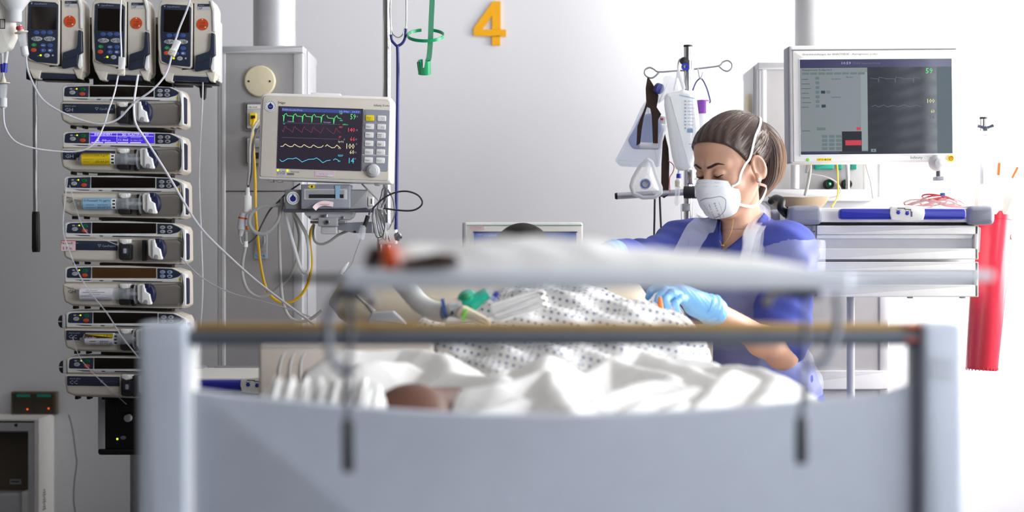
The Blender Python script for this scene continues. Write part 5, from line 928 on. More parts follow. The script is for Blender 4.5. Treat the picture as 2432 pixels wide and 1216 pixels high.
for k in range(3): t.part('seam', m().tube([t.p(662+k*28, 985, -.0205), t.p(664+k*26, 900, -.0215), t.p(672+k*24, 850, -.0205), t.p(690+k*26, 826, -.017)], .0016, 'palegrey', 6), cu)
# bedding
def fold(x, y, seed, sc=1.0):
    r = np.random.default_rng(seed); h = np.zeros_like(x); amp = 0
    for k in range(7):
        a = r.uniform(0, PI); f = r.uniform(5, 17)*sc; ph = r.uniform(0, 6.28); w = 1/(1+k*.35)
        u = x*math.cos(a)+y*math.sin(a)+.03*np.sin(7*(x*math.sin(a)-y*math.cos(a))+ph); h += w*(1-np.abs(np.sin(u*f+ph)))**1.6; amp += w
    return h/amp
def cloth(name, label, cat, x0, x1, y0, y1, zf, mname, n=(110, 80), thick=.004, rag=.02, seed=1, uvs=False):
    u, v = np.meshgrid(np.linspace(0, 1, n[0]), np.linspace(0, 1, n[1]), indexing='ij')
    x = x0+(x1-x0)*u; y = y0+(y1-y0)*v+rag*np.sin(u*23+seed)*(1-v)+rag*.6*np.sin(u*51+seed*2)*(1-v); x = x+rag*np.sin(v*19+seed)*np.abs(u-.5)*1.4
    z = zf(x, y, u, v); V = np.stack([x, y, z], -1).reshape(-1, 3); I = np.arange(n[0]*n[1]).reshape(n); F = np.stack([I[:-1, :-1], I[1:, :-1], I[1:, 1:], I[:-1, 1:]], -1).reshape(-1, 4)
    c = Vector((float((x0+x1)/2), float(y0), float(z.min()))); o = solo(name, MB().add([tuple(p) for p in V.tolist()], [tuple(f) for f in F.tolist()], mname), label, cat, c, ang=180)
    md = o.modifiers.new('thick', 'SOLIDIFY'); md.thickness = thick; md.offset = -1; sb = o.modifiers.new('s', 'SUBSURF'); sb.levels = sb.render_levels = 1
    return o
def edge(u, a=.06): return np.clip(np.minimum(u, 1-u)/a, 0, 1)**.5
def pz(px, py, D): return HC-(py-608)/FPX*D
def tents(x, y, base, ridges, slope, r_=.012):      # draped cloth: sharp ridges falling away in flat facets
    z = np.full_like(x, base)
    for R in ridges:
        P = [W(*p) for p in R]
        for a, c in zip(P[:-1], P[1:]):
            dx, dy = c.x-a.x, c.y-a.y; t_ = np.clip(((x-a.x)*dx+(y-a.y)*dy)/(dx*dx+dy*dy), 0, 1)
            d = np.sqrt((x-a.x-t_*dx)**2+(y-a.y-t_*dy)**2); z = np.maximum(z, a.z+(c.z-a.z)*t_-slope*np.sqrt(d*d+r_*r_)+slope*r_)
    return z
NR = [[(1060, 930, 3.0), (1180, 905, 3.0), (1290, 868, 3.1)], [(1300, 868, 3.1), (1330, 925, 2.9), (1370, 975, 2.7)], [(1400, 950, 2.9), (1500, 905, 3.05), (1600, 898, 3.1)], [(1490, 965, 2.8), (1640, 908, 3.0)], [(1650, 960, 2.8), (1740, 878, 3.1)], [(1790, 965, 2.8), (1845, 885, 3.12)], [(1090, 985, 2.75), (1230, 940, 2.9)], [(1560, 985, 2.7), (1620, 945, 2.85)]]
MR = [[(790, 838, 3.5), (960, 822, 3.52), (1050, 833, 3.45)], [(1050, 833, 3.45), (1075, 872, 3.3), (1185, 892, 3.2)], [(1300, 836, 3.38), (1292, 880, 3.2), (1250, 905, 3.15)], [(1370, 888, 3.35), (1450, 850, 3.5), (1530, 830, 3.55), (1690, 856, 3.5)], [(1450, 850, 3.5), (1590, 888, 3.3)], [(1690, 862, 3.45), (1800, 868, 3.3), (1885, 915, 3.1)], [(860, 860, 3.35), (960, 850, 3.4)], [(1530, 830, 3.55), (1700, 885, 3.25)], [(1760, 868, 3.35), (1790, 900, 3.15)]]
def near(x, y, u, v): return tents(x, y, .835, NR, .62)*edge(u, .03)+.8*(1-edge(u, .03))+.014*fold(x*2, y*2, 5)-.008
cloth('bed_sheet', 'crumpled white bed sheet over the patient\'s legs near the footboard', 'sheet', -.10, .48, 2.62, 3.22, near, 'sheet', rag=.012, n=(190, 150), thick=.003)
def mid(x, y, u, v): return tents(x, y, .84, MR, .62)+.016*fold(x*2, y*2, 11)-.008
cloth('blanket', 'white crumpled blanket heaped over the patient\'s lap', 'blanket', -.37, .49, 3.08, 3.8, mid, 'sheet', rag=.015, seed=4, n=(190, 150), thick=.003)
# pleated roll at the left
b = MB(); V = []; F = []; n = 90
for i in range(n):
    u = i/(n-1); x = -.375+.185*u
    for j in range(20):
        a = 2*PI*j/20; r = (.045+.004*math.sin(i*.62+math.cos(a)*2)+.003*math.sin(i*1.37)+.002*math.sin(i*2.9+a))*(min(1, u/.12)**.5)*(min(1, (1-u)/.1)**.5); V.append((x+.01*math.sin(a), 2.88+r*1.2*math.cos(a), .925+r*math.sin(a)))
for i in range(n-1):
    for j in range(20): F.append((i*20+j, i*20+(j+1) % 20, (i+1)*20+(j+1) % 20, (i+1)*20+j))
solo('rolled_towel', b.add(V, F, 'sheet'), 'pleated white roll of cloth at the left of the bed near the footboard', 'towel', (-.26, 2.88, .88), ang=180)
# pillow, folded towel, head gear
b = MB(); V = []; F = []; n1, n2 = 30, 24
for i in range(n1+1):
    for j in range(n2):
        u = i/n1*2-1; a = 2*PI*j/n2; k = (1-abs(u)**3.2)**.5 if abs(u) < 1 else 0; V.append((-.05+.36*u, 4.46+.04*math.sin(a)*k+.10*math.cos(a)*k, 1.045+.085*math.sin(a)*k-.03*math.cos(a)*k+.006*math.sin(u*9+a*2)))
for i in range(n1):
    for j in range(n2): F.append((i*n2+j, i*n2+(j+1) % n2, (i+1)*n2+(j+1) % n2, (i+1)*n2+j))
pil = solo('pillow', b.add(V, F, 'sheetwarm'), 'pale pillow behind the patient\'s head', 'pillow', (0, 4.46, .96), ang=180)
t = T('folded_towel', 'stack of folded pale towels on the patient\'s chest', 'towel', 1230, 735, 3.74, rot=(0, math.radians(-17), 0)); m = t.mb; s = t.s
b = m()
for k in range(6):
    y = 708+k*8; b.tube([t.p(1166+k*1.5, y+3, .0), t.p(1200, y+1.5), t.p(1250, y+2), t.p(1290-k*2, y+2)], [(3.6*s, .05)], 'sheet', 12, 4, flat=(0, 0, 1)) if False else b.box(t.p(1228+k*1.5, y, .05), (128*s-.004*abs(k-2), .11, 7.2*s), 'sheet', 3.2*s)
t.part('layers', b); b = m()
for k in range(3): P = [t.p(1288, 709+k*16, -.012), t.p(1301, 717+k*16, -.012), t.p(1288, 722+k*15, -.012)]; b.tube([p+Vector((0, .06, 0)) for p in P], [(.004, .055)]*2, 'sheet', 12, 6, flat=(0, 0, 1))
t.part('folded_edge', b); t.part('piping', m().line([(1170, 728), (1200, 726), (1250, 722), (1286, 716)], 1, -.0075, 'gownpiping').line([(1172, 742), (1210, 741), (1250, 738), (1282, 733)], 1, -.0075, 'gownpiping'))
tubething('ventilator_hose', 'white corrugated ventilator hose left of the green elbow', [(950, 668, 4.12), (975, 695, 4.06), (1000, 722, 4.0), (1030, 738, 3.96), (1062, 742, 3.93)], [.019+.0012*(k % 2) for k in range(40)], 'cable_white', 'hose', 20, 12)
t = T('breathing_connector', 'green breathing elbow with a blue band and label on the bed', 'connector', 1112, 715, 3.9); m = t.mb; s = t.s
t.part('elbow', t.mb().ell(t.p(1112, 714), (27*s, .02, 26*s), 'tealclear', seg=28, rings=18).tube([t.p(1118, 722, -.004), t.p(1140, 708, -.006), t.p(1158, 696, -.006)], [.017, .013, .0115], 'tealclear', 20)); t.part('cap', t.mb().ell(t.p(1108, 704, -.016), (13*s, .008, 9*s), 'greenplastic')); t.part('filter', t.mb().tube([t.p(1060, 742), t.p(1100, 735)], [.026, .0235], 'siderail', 24, 1)); t.part('band', t.mb().tube([t.p(1055, 744), t.p(1063, 742)], .029, 'btn_blue', 24, 1)); lb = t.part('label', m().plate([(1066, 722), (1092, 716), (1098, 745), (1074, 752)], -.031, -.026, 'btn_green', 1).plate([(1067, 723), (1092, 717), (1097, 742), (1073, 749)], -.032, -.03, 'led_green') if False else m().plate([(1066, 722), (1092, 716), (1098, 745), (1074, 752)], -.031, -.025, 'palegrey', 1)); t.part('lettering', m().text('Twinstar', 1070, 730, 4, -.0315, 'greendark', 20, .22).rect(1072, 738, 1078, 746, -.0315, -.031, 'ink').text('ø 7', 1064, 724, 5, -.0315, 'ink', 9, .2), lb); t.part('clear_joint', t.mb().tube([t.p(1158, 697, -.006), t.p(1172, 690, -.006)], [.011, .012], 'clearplastic', 18, 1).tube([t.p(1168, 714, -.02), t.p(1176, 706, -.02)], .007, 'bluefilm', 14, 1)); t.part('blue_cap', t.mb().tube([t.p(1175, 704, -.02), t.p(1182, 694, -.02)], .005, 'handleblue', 12, 1))
t = T('tube_tape', 'yellow and white tapes and caps below the green elbow', 'tape', 1115, 758, 3.86); m = t.mb
t.part('tape', MB().box(t.p(1125, 757), (.07, .05, .03), 'sheetwarm', .012, Matrix.Rotation(.5, 3, 'Y')).box(t.p(1095, 765), (.06, .05, .02), 'sheet', .008)); t.part('yellow_tab', MB().box(t.p(1104, 745, -.03), (.006, .006, .022), 'led_green', .002, Matrix.Rotation(.3, 3, 'Y')))
t = T('hand_control', 'grey hand control lying on the raised mattress', 'remote control', 925, 755, 4.2); t.part('body', t.mb().plate([(874, 758), (884, 742), (935, 738), (972, 772), (880, 780)], -.02, .02, 'greyplastic', 6, 5, back=True)); t.part('cable', t.mb().tube([t.p(845, 702), t.p(868, 722), t.p(888, 742)], [.003, .003, .006], 'cable_grey', 10))
t = T('monitor_electrodes', 'blue caps and small coloured leads above the patient gown', 'leads', 1425, 690, 4.2); b = t.mb()
for x, c in ((1410, 'bluetube'), (1438, 'bluetube')): b.tube([t.p(x, 704), t.p(x+1, 684)], [.0035, .004, .003], c, 12, 2)
t.part('blue_cap', b); b = t.mb()
for k, c in enumerate(('redtube', 'cable_yellow', 'btn_blue', 'bluefilm', 'cable_white')): b.tube([t.p(1310+k*3, 704-k*2), t.p(1322+k*3, 696+k), t.p(1336+k*2, 702+k*1.2), t.p(1350, 706)], .0018, c, 8)
t.part('lead', b)
t = T('arm_board', 'grey padded board edge beside the patient\'s arm', 'board', 1540, 745, 4.25); t.part('board', t.mb().tube([t.p(1490, 712), t.p(1530, 722), t.p(1562, 745), t.p(1580, 780)], [(.003, .06)]*2, 'greyplastic', 16, flat=(0, 0, 1)) )
# ---------------------------------------------------------------- rack hooked over the footboard
t = T('foot_rack', 'grey shelf rack hooked over the footboard rail', 'rack', 1400, 660, 2.12); m = t.mb; s = t.s
t.part('shelf_board', m().rect(830, 640, 1985, 684, -.10, .13, 'shelfgrey', 10, 8)); t.part('hook_bracket', m().tube([t.p(836, 690, .0), t.p(836, 694, .12), t.p(836, 706, .23), t.p(836, 728, .29), t.p(836, 740, .30)], .006, 'cable_dark', 10).tube([t.p(1906, 690, .0), t.p(1906, 694, .12), t.p(1906, 706, .23), t.p(1906, 728, .29), t.p(1906, 740, .30)], .006, 'cable_dark', 10)); t.part('frame_rod', m().tube([t.p(655, 661), t.p(835, 661)], .0042, 'softblack', 12, 1).plate([(1975, 650), (2325, 642), (2330, 655), (2325, 664), (1975, 682)], -.06, .04, 'shelfgrey', 4, 3))
def hook(x, loopl, lab, hy0, hy1, dx):
    t.part('hinge_block', m().rect(x-34, 682, x+34, 708, -.03, .03, 'cable_dark', 6, 4)); t.part('hanging_bar', m().tube([t.p(x, 700, -.02), t.p(x+dx*.3, 860, -.03), t.p(x+dx, hy0+10, -.04)], .0035, 'cable_dark', 12))
    t.part('wire_loop', m().tube([t.p(*p) for p in loopl], .0045, 'panelgrey', 12)); t.part('black_handle', m().tube([t.p(x+dx, hy0, -.04), t.p(x+dx, hy0+6, -.04), t.p(x+dx, hy1-6, -.04), t.p(x+dx, hy1, -.04)], [.004, .0062, .0064, .004], 'softblack', 16, 2)); t.part('grip_joint', m().tube([t.p(x+dx*.2, 912, -.032), t.p(x+dx*.3, 948, -.034)], .0045, 'softblack', 12, 1))
hook(836, [(800, 700), (782, 740), (778, 800), (790, 858), (815, 878), (836, 872)], '', 992, 1108, -2)
hook(1906, [(1985, 700), (1992, 745), (1982, 800), (1965, 850), (1940, 868), (1908, 866)], '', 986, 1090, -16)
D_S = 2.12
t = T('papers_pile', 'blurred crumpled white papers and cloth on the foot rack', 'papers', 1300, 640, D_S); s = t.s; V = []; F = []; n1, n2 = 60, 18
for i in range(n1):
    px = 905+(1900-905)*i/(n1-1); hh = np.interp(px, [905, 960, 1050, 1200, 1400, 1500, 1650, 1800, 1900], [22, 62, 58, 78, 72, 52, 40, 28, 10])
    for j in range(n2): a = PI*j/(n2-1); V.append(tuple(t.p(px, 640-hh*math.sin(a)**.6*(1+.08*math.sin(i*.8+j)), -.075*math.cos(a)+.01)))
for i in range(n1-1):
    for j in range(n2-1): F.append((i*n2+j, (i+1)*n2+j, (i+1)*n2+j+1, i*n2+j+1))
F += [tuple(range(n2)), tuple(reversed(range((n1-1)*n2, n1*n2)))]
t.part('crumpled_cloth', MB().add(V, F, 'sheet'))
t = T('brown_case', 'blurred dark brown case end on the foot rack, far left of the papers', 'case', 900, 636, D_S-.03); t.part('case', t.mb().rect(880, 584, 906, 638, -.03, .05, 'darkbrown', 8, 5).rect(868, 600, 884, 640, -.02, .04, 'palegrey', 6, 4))
t = T('orange_packet', 'blurred orange packet beside the brown case on the foot rack', 'packet', 928, 636, D_S-.06); t.part('packet', t.mb().plate([(908, 572), (940, 580), (948, 638), (912, 640)], -.02, .01, 'redorange', 8, 5))
t = T('brown_folder', 'blurred dark brown flat folder under the papers on the foot rack', 'folder', 1010, 640, D_S-.085); t.part('folder', t.mb().plate([(955, 618), (1040, 600), (1082, 606), (1092, 632), (960, 636)], -.02, .02, 'darkbrown', 6, 4, back=True))
# ---------------------------------------------------------------- people: signed distance fields turned into one skin
def surfnet(f, lo, hi, h):
    lo = np.array(lo, float); n = np.ceil((np.array(hi)-lo)/h).astype(int)+1
    X, Y, Z = np.meshgrid(*[lo[i]+h*np.arange(n[i]) for i in range(3)], indexing='ij'); Vv = f(X, Y, Z); ins = Vv < 0
    cs = tuple(n-1); cnt = np.zeros(cs); acc = [np.zeros(cs) for _ in range(3)]; quads = []
    for a in range(3):
        s0 = [slice(None)]*3; s1 = [slice(None)]*3; s0[a] = slice(0, n[a]-1); s1[a] = slice(1, n[a])
        v0, v1 = Vv[tuple(s0)], Vv[tuple(s1)]; cr = ins[tuple(s0)] != ins[tuple(s1)]; tt = np.where(cr, v0/(v0-v1+1e-12), 0)
        b, c = [k for k in range(3) if k != a]
        for db in (0, 1):
            for dc in (0, 1):
                sl = [slice(None)]*3; sl[b] = slice(db, n[b]-1+db); sl[c] = slice(dc, n[c]-1+dc); m_ = cr[tuple(sl)]; cnt += m_
                acc[a] += m_*tt[tuple(sl)]; acc[b] += m_*db; acc[c] += m_*dc
        idx = np.argwhere(cr); ok = (idx[:, b] > 0) & (idx[:, c] > 0) & (idx[:, b] < n[b]-1) & (idx[:, c] < n[c]-1); idx = idx[ok]
        def cell(db, dc): j = idx.copy(); j[:, b] -= db; j[:, c] -= dc; return np.ravel_multi_index(j.T, cs)
        q = np.stack([cell(1, 1), cell(0, 1), cell(0, 0), cell(1, 0)], 1); flip = ins[tuple(idx.T)]
        if a == 1: flip = ~flip
        q[~flip] = q[~flip][:, ::-1]; quads.append(q)
    act = cnt.ravel() > 0; ids = np.full(act.size, -1); ids[act] = np.arange(act.sum()); g = np.argwhere(cnt > 0)
    P = np.stack([lo[i]+h*(g[:, i]+acc[i][cnt > 0]/cnt[cnt > 0]) for i in range(3)], 1)
    return P, ids[np.concatenate(quads)]
def smin(a, b, k): h = np.clip(.5+.5*(b-a)/k, 0, 1); return b*(1-h)+a*h-k*h*(1-h)
def smax(a, b, k): return -smin(-a, -b, k)
def capf(A, B, ra, rb):
    A, B = np.array(A, float), np.array(B, float); d = B-A; L = float(d @ d)
    def f(X, Y, Z):
        t_ = np.clip(((X-A[0])*d[0]+(Y-A[1])*d[1]+(Z-A[2])*d[2])/L, 0, 1)
        return np.sqrt((X-A[0]-t_*d[0])**2+(Y-A[1]-t_*d[1])**2+(Z-A[2]-t_*d[2])**2)-(ra+(rb-ra)*t_)
    return f
def ellf(c, r, R=None):
    c = np.array(c, float); R = np.array(R or Matrix.Identity(3), float)
    def f(X, Y, Z):
        x, y, z = X-c[0], Y-c[1], Z-c[2]; a = R[0, 0]*x+R[1, 0]*y+R[2, 0]*z; b = R[0, 1]*x+R[1, 1]*y+R[2, 1]*z; d = R[0, 2]*x+R[1, 2]*y+R[2, 2]*z
        k0 = np.sqrt((a/r[0])**2+(b/r[1])**2+(d/r[2])**2); k1 = np.sqrt((a/r[0]**2)**2+(b/r[1]**2)**2+(d/r[2]**2)**2)+1e-9
        return k0*(k0-1)/k1
    return f
def union(fs, k=.02):
    def f(X, Y, Z):
        o = None
        for g in fs:
            kk = k
            if isinstance(g, tuple): g, kk = g
            v = g(X, Y, Z); o = v if o is None else smin(o, v, kk)
        return o
    return f
def npobj(name, P, F, mname, loc, parent=None, uv=None):
    me = bpy.data.meshes.new(name); loc = np.array(loc); me.from_pydata((P-loc).tolist(), [], F.tolist()); me.materials.append(M[mname])
    me.polygons.foreach_set('use_smooth', [True]*len(F)); me.update()
    if uv is not None:
        ul = me.uv_layers.new(name='UVMap'); li = np.zeros(len(me.loops), int); me.loops.foreach_get('vertex_index', li); Q_ = P[F]; nn = np.cross(Q_[:, 2]-Q_[:, 0], Q_[:, 3]-Q_[:, 1]); nn /= np.linalg.norm(nn, axis=1)[:, None]+1e-9; nn = np.abs(nn)
        k_ = np.repeat(nn[:, 2] > nn[:, 1]*2.2, 4); p_ = P[li]; uvv = np.stack([p_[:, 0], np.where(k_, p_[:, 1]*.8, p_[:, 2]*1.05)], 1); ul.data.foreach_set('uv', uvv.astype(np.float32).ravel())
    o = bpy.data.objects.new(name, me); COL.objects.link(o)
    if parent is None: o.location = loc
    else: o.parent = parent
    return o
# ---- the nurse -----------------------------------------------------------------------
nurse = bpy.data.objects.new('person', None); COL.objects.link(nurse); NL = Vector((.56, 4.8, 0)); nurse.location = NL
tag(nurse, 'person in blue scrubs, clear apron, white face mask and gloves leaning over the bed', 'person')
HO = W(1739, 384, 4.70); RH = Matrix.Rotation(math.radians(-50), 3, 'Z') @ Matrix.Rotation(math.radians(20), 3, 'X')
def Hp(x, y, z): return HO+RH @ Vector((x, y, z))
RHn = np.array(RH)
def headspace(f):     # evaluates a head-local field at world points
    def g(X, Y, Z):
        x, y, z = X-HO.x, Y-HO.y, Z-HO.z
        return f(RHn[0, 0]*x+RHn[1, 0]*y+RHn[2, 0]*z, RHn[0, 1]*x+RHn[1, 1]*y+RHn[2, 1]*z, RHn[0, 2]*x+RHn[1, 2]*y+RHn[2, 2]*z)
    return g
cran = ellf((0, .018, .03), (.073, .093, .08))
def facef(X, Y, Z):
    f = cran(X, Y, Z)
    for c, r, k in (((0, -.038, .035), (.060, .045, .056), .03), ((0, -.040, -.03), (.055, .046, .07), .03), ((0, -.038, -.085), (.040, .044, .028), .025)): f = smin(f, ellf(c, r)(X, Y, Z), k)
    ax = np.abs(X)
    f = smin(f, capf((.052, .0, -.05), (.018, -.066, -.1), .014, .015)(ax, Y, Z), .025); f = smin(f, ellf((.037, -.06, -.032), (.02, .02, .018))(ax, Y, Z), .02)
    f = smin(f, capf((.008, -.083, .018), (.043, -.068, .015), .010, .009)(ax, Y, Z), .014)
    f = smax(f, -ellf((.029, -.099, .000), (.020, .016, .0135))(ax, Y, Z), .012)
    f = smin(f, ellf((.029, -.0755, -.002), (.0160, .0155, .0120))(ax, Y, Z), .003)
    f = smax(f, -capf((.018, -.093, .0085), (.040, -.084, .0075), .0012, .0012)(ax, Y, Z), .004)
    f = smin(f, capf((0, -.083, .004), (0, -.109, -.036), .0075, .0105)(X, Y, Z), .012); f = smin(f, ellf((.010, -.098, -.041), (.008, .009, .007))(ax, Y, Z), .006)
    f = smin(f, ellf((0, -.084, -.066), (.022, .010, .009))(X, Y, Z), .008); f = smin(f, ellf((0, -.078, -.098), (.018, .016, .014))(X, Y, Z), .02)
    # ears: helix rim, concha, tragus, lobe
    RE = Matrix.Rotation(-.45, 3, 'Z') @ Matrix.Rotation(.12, 3, 'X'); eY = Y+.009; eZ = Z+.005
    er = ellf((.079, .010, -.012), (.0085, .0185, .031), RE)(ax, eY, eZ); er = smax(er, -ellf((.0870, .005, -.006), (.0105, .0130, .0225), RE)(ax, eY, eZ), .003)
    er = smin(er, capf((.0795, .013, .006), (.0785, .012, -.020), .0030, .0035)(ax, eY, eZ), .003); er = smax(er, -ellf((.086, .000, -.013), (.008, .006, .009), RE)(ax, eY, eZ), .003)
    er = smin(er, capf((.0775, -.007, -.010), (.0775, -.006, -.018), .0040, .004)(ax, eY, eZ), .003); er = smin(er, ellf((.0785, -.001, -.038), (.0052, .0075, .0095))(ax, eY, eZ), .006)
    f = smin(f, er, .005)
    return f
headf = headspace(facef)
Cb = W(1760, 562, 4.80)                          # base of the neck
neckA = Hp(0, .016, -.03); neckf = capf(neckA, Cb, .041, .050); throat = capf(Hp(0, -.014, -.075), W(1748, 572, 4.725), .034, .034)
SL, SR = W(1866, 602, 4.70), W(1624, 590, 4.86); EL, ER = W(1858, 838, 4.60), W(1532, 632, 4.70); WL, WR = W(1694, 738, 4.385), W(1450, 606, 4.50)
RT = Matrix.Rotation(math.radians(-25), 3, 'Z')
torso = [ellf(W(1752, 660, 4.79), (.150, .095, .135), RT), ellf(W(1772, 790, 4.83), (.118, .088, .13), RT), ellf(W(1785, 930, 4.86), (.155, .112, .13), RT)]
shl = [capf(Cb+Vector((0, 0, -.03)), SL, .050, .050), capf(Cb+Vector((0, 0, -.03)), SR, .050, .046), capf(SL, SR, .05, .048)]
armL = union([capf(SL, EL, .046, .036), capf(EL, WL, .037, .0235), ellf(EL.lerp(WL, .28), (.040, .036, .034))], .02); armR = union([capf(SR, ER, .044, .035), capf(ER, WR, .036, .024)], .02)
hipc = W(1785, 950, 4.86); legs = []
for sx in (-1, 1):
    a = hipc+Vector((.085*sx, 0, -.03)); k_ = Vector((a.x+.01*sx, a.y-.02, .47)); an = Vector((a.x+.01*sx, a.y+.02, .09)); legs += [capf(a, k_, .082, .056), capf(k_, an, .052, .036), (capf(an+Vector((0, .02, -.035)), an+Vector((-.04, -.13, -.05)), .038, .030), .03)]
bodyf = union([neckf, throat]+torso+shl+[armL, armR]+legs, .035)
allf = lambda X, Y, Z: smin(bodyf(X, Y, Z), headf(X, Y, Z), .02)
cut = HO.z-.155
P1, F1 = surfnet(lambda X, Y, Z: smax(allf(X, Y, Z), cut-.006-Z, .001), (HO.x-.17, HO.y-.16, cut-.012), (HO.x+.15, HO.y+.17, HO.z+.14), .0026)
P2, F2 = surfnet(lambda X, Y, Z: np.maximum(allf(X, Y, Z), Z-cut-.0), (.15, 4.2, 0), (.82, 5.15, cut+.02), .0085)
npobj('body', np.concatenate([P1, P2]), np.concatenate([F1, F2+len(P1)]), 'skin', NL, nurse)
# hair cap
hl = lambda Y: np.interp(Y, [-.12, -.075, -.06, -.045, -.030, -.016, -.004, .006, .022, .05, .1, .13], [.088, .072, .058, .036, .014, -.002, -.010, .018, -.02, -.055, -.06, -.06])
def hairf(X, Y, Z):
    f = smin(cran(X, Y, Z), ellf((0, -.038, .035), (.060, .045, .056))(X, Y, Z), .03)-.0055
    f = f-.0012*np.sin(X*330+Y*60)*np.clip((Z-.0)/.05, 0, 1)
    return smax(f, (hl(Y)-Z)*.75, .004)
P, F = surfnet(headspace(hairf), (HO.x-.15, HO.y-.15, HO.z-.12), (HO.x+.15, HO.y+.16, HO.z+.14), .0026)
hair = npobj('hair', P, F, 'hair', NL, nurse)
def loc_(p): return Vector(p)-NL
# strands combed back to the tie
cr_c = np.array((0, .01, .032)); tie = Vector((.012, .105, .075)); b = MB(); random.seed(9)
def onhair(d, extra=0):
    lo_, hi_ = .03, .16
    for _ in range(14):
        m_ = (lo_+hi_)/2; p = cr_c+np.array(d)*m_; v = float(smin(cran(*p), ellf((0, -.038, .035), (.060, .045, .056))(*p), .03)-.0055)
        if v < 0: lo_ = m_
        else: hi_ = m_
    return Vector(cr_c+np.array(d)*(lo_+extra))
for k in range(800):
    az = random.uniform(-2.6, 2.6); y = -.085*math.cos(az)+.01; x = .08*math.sin(az); z = float(hl(np.array(y)))+random.uniform(.0, .03)
    if random.random() < .35: z += random.uniform(0, .05)
    st = (Vector((x, y, z))-Vector(cr_c)).normalized(); en = (tie-Vector(cr_c)).normalized(); P = []
    w_ = random.uniform(-.04, .04)
    for i in range(9):
        u = i/8; d = st.slerp(en, u) if st.dot(en) > -.95 else st.lerp(en, u).normalized(); d = (d+Vector((0, 0, w_*math.sin(PI*u)))).normalized(); P.append(loc_(HO+RH @ onhair(d, .0002+.0012*random.random()*math.sin(PI*u)**.5)))
    b.tube(P, [.0002, .0006, .0007, .0006], 'hairlight' if random.random() < .03 else 'hair', 4, 1, caps=False)
b.build('hair_strand', hair, kind='stuff')
# ponytail
PT = [W(1790, 303, 4.79), W(1812, 304, 4.80), W(1834, 332, 4.81), W(1841, 375, 4.81), W(1836, 420, 4.80), W(1818, 452, 4.79), W(1800, 478, 4.78)]
b = MB(); b.tube([loc_(p) for p in PT], [.010, .015, .021, .023, .020, .012, .003], 'hair', 18, 8)
pt = b.build('ponytail', nurse); b = MB()
for k in range(520):
    a = random.uniform(0, 2*PI); r0 = random.uniform(.7, 1.12); P = []
    for i, p in enumerate(PT):
        r = [.009, .016, .022, .0245, .0215, .014, .004][i]*r0; j = random.uniform(-.0012, .0012); P.append(loc_(p+Vector((r*math.cos(a)+j, r*math.sin(a)*.9, r*.25*math.sin(a)))))
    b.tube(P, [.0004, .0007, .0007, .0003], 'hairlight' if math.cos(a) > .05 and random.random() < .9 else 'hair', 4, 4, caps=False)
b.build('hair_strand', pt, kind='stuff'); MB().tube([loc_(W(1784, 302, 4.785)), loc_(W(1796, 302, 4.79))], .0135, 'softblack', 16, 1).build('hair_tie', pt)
# brows, lashes, ears' pearl
def surf_out(x, z, off=.0006):      # point on the front of the face
    lo_, hi_ = .0, .14
    for _ in range(16):
        m_ = (lo_+hi_)/2
        if float(facef(np.array(x), np.array(-m_), np.array(z))) < 0: lo_ = m_
        else: hi_ = m_
    return loc_(Hp(x, -(lo_+off), z))
for sx in (-1, 1):
    b = MB(); b.tube([surf_out(sx*x, z, .0004) for x, z in ((.010, .0155), (.019, .0170), (.031, .0205), (.039, .0205), (.050, .0160))], [(.0030, .0012), (.0036, .0014), (.0032, .0012), (.0020, .001), (.0006, .0005)], 'brow', 8, 5, flat=(0, 0, 1)); b.build('eyebrow', nurse)
    b = MB(); b.tube([surf_out(sx*(.028+x), z, .0006) for x, z in ((-.0130, -.0070), (-.007, -.0088), (0, -.0096), (.007, -.0086), (.0120, -.0068), (.0150, -.0066))], [.0004, .0010, .0013, .0014, .0013, .0005], 'lash', 8, 4)
    for k in range(9):
        x = -.012+.003*k; p = surf_out(sx*(.028+x*.9), -.0098+.00018*(k-4)**2, .001); b.tube([p, p+RH @ Vector((sx*(.001+x*.12), -.004, -.0035)), p+RH @ Vector((sx*(.002+x*.25), -.0065, -.004))], [.0005, .0004, .0002], 'lash', 5, 3)
    b.build('eyelashes', nurse)
MB().ell(loc_(Hp(.0855, -.015, -.043)), (.0043, .0043, .0043), 'pearl').build('earring', nurse)
# respirator mask
V = []; F = []; nu, nv = 41, 25; cen = [(-.1045, -.009), (-.119, -.022), (-.122, -.040), (-.124, -.060), (-.118, -.081), (-.108, -.099), (-.095, -.110)]; eg = [(-.062, -.033), (-.059, -.040), (-.056, -.050), (-.053, -.062), (-.054, -.076), (-.060, -.090), (-.070, -.102)]
for i in range(nu):
    u = i/(nu-1)*2-1; w_ = max(0, math.cos(u*PI/2))**.95
    for j in range(nv):
        v = j/(nv-1)*6; a = min(int(v), 5); f_ = v-a; cy_, cz_ = [cen[a][q]*(1-f_)+cen[a+1][q]*f_ for q in (0, 1)]; ey, ez = [eg[a][q]*(1-f_)+eg[a+1][q]*f_ for q in (0, 1)]
        x = (.0560-.010*(v/6-.5)**2*2-.008*(v/6))*math.sin(u*PI/2); y = ey*(1-w_)+cy_*w_; z = ez*(1-w_)+cz_*w_; y -= .0012*math.sin(v*5+abs(u)*6)*w_
        V.append(loc_(Hp(x, y, z)))
for i in range(nu-1):
    for j in range(nv-1): F.append((i*nv+j, (i+1)*nv+j, (i+1)*nv+j+1, i*nv+j+1))
mk = MB().add(V, F, 'maskwhite').build('face_mask', nurse, ang=180); sm = mk.modifiers.new('t', 'SOLIDIFY'); sm.thickness = .0016; sm.offset = 0
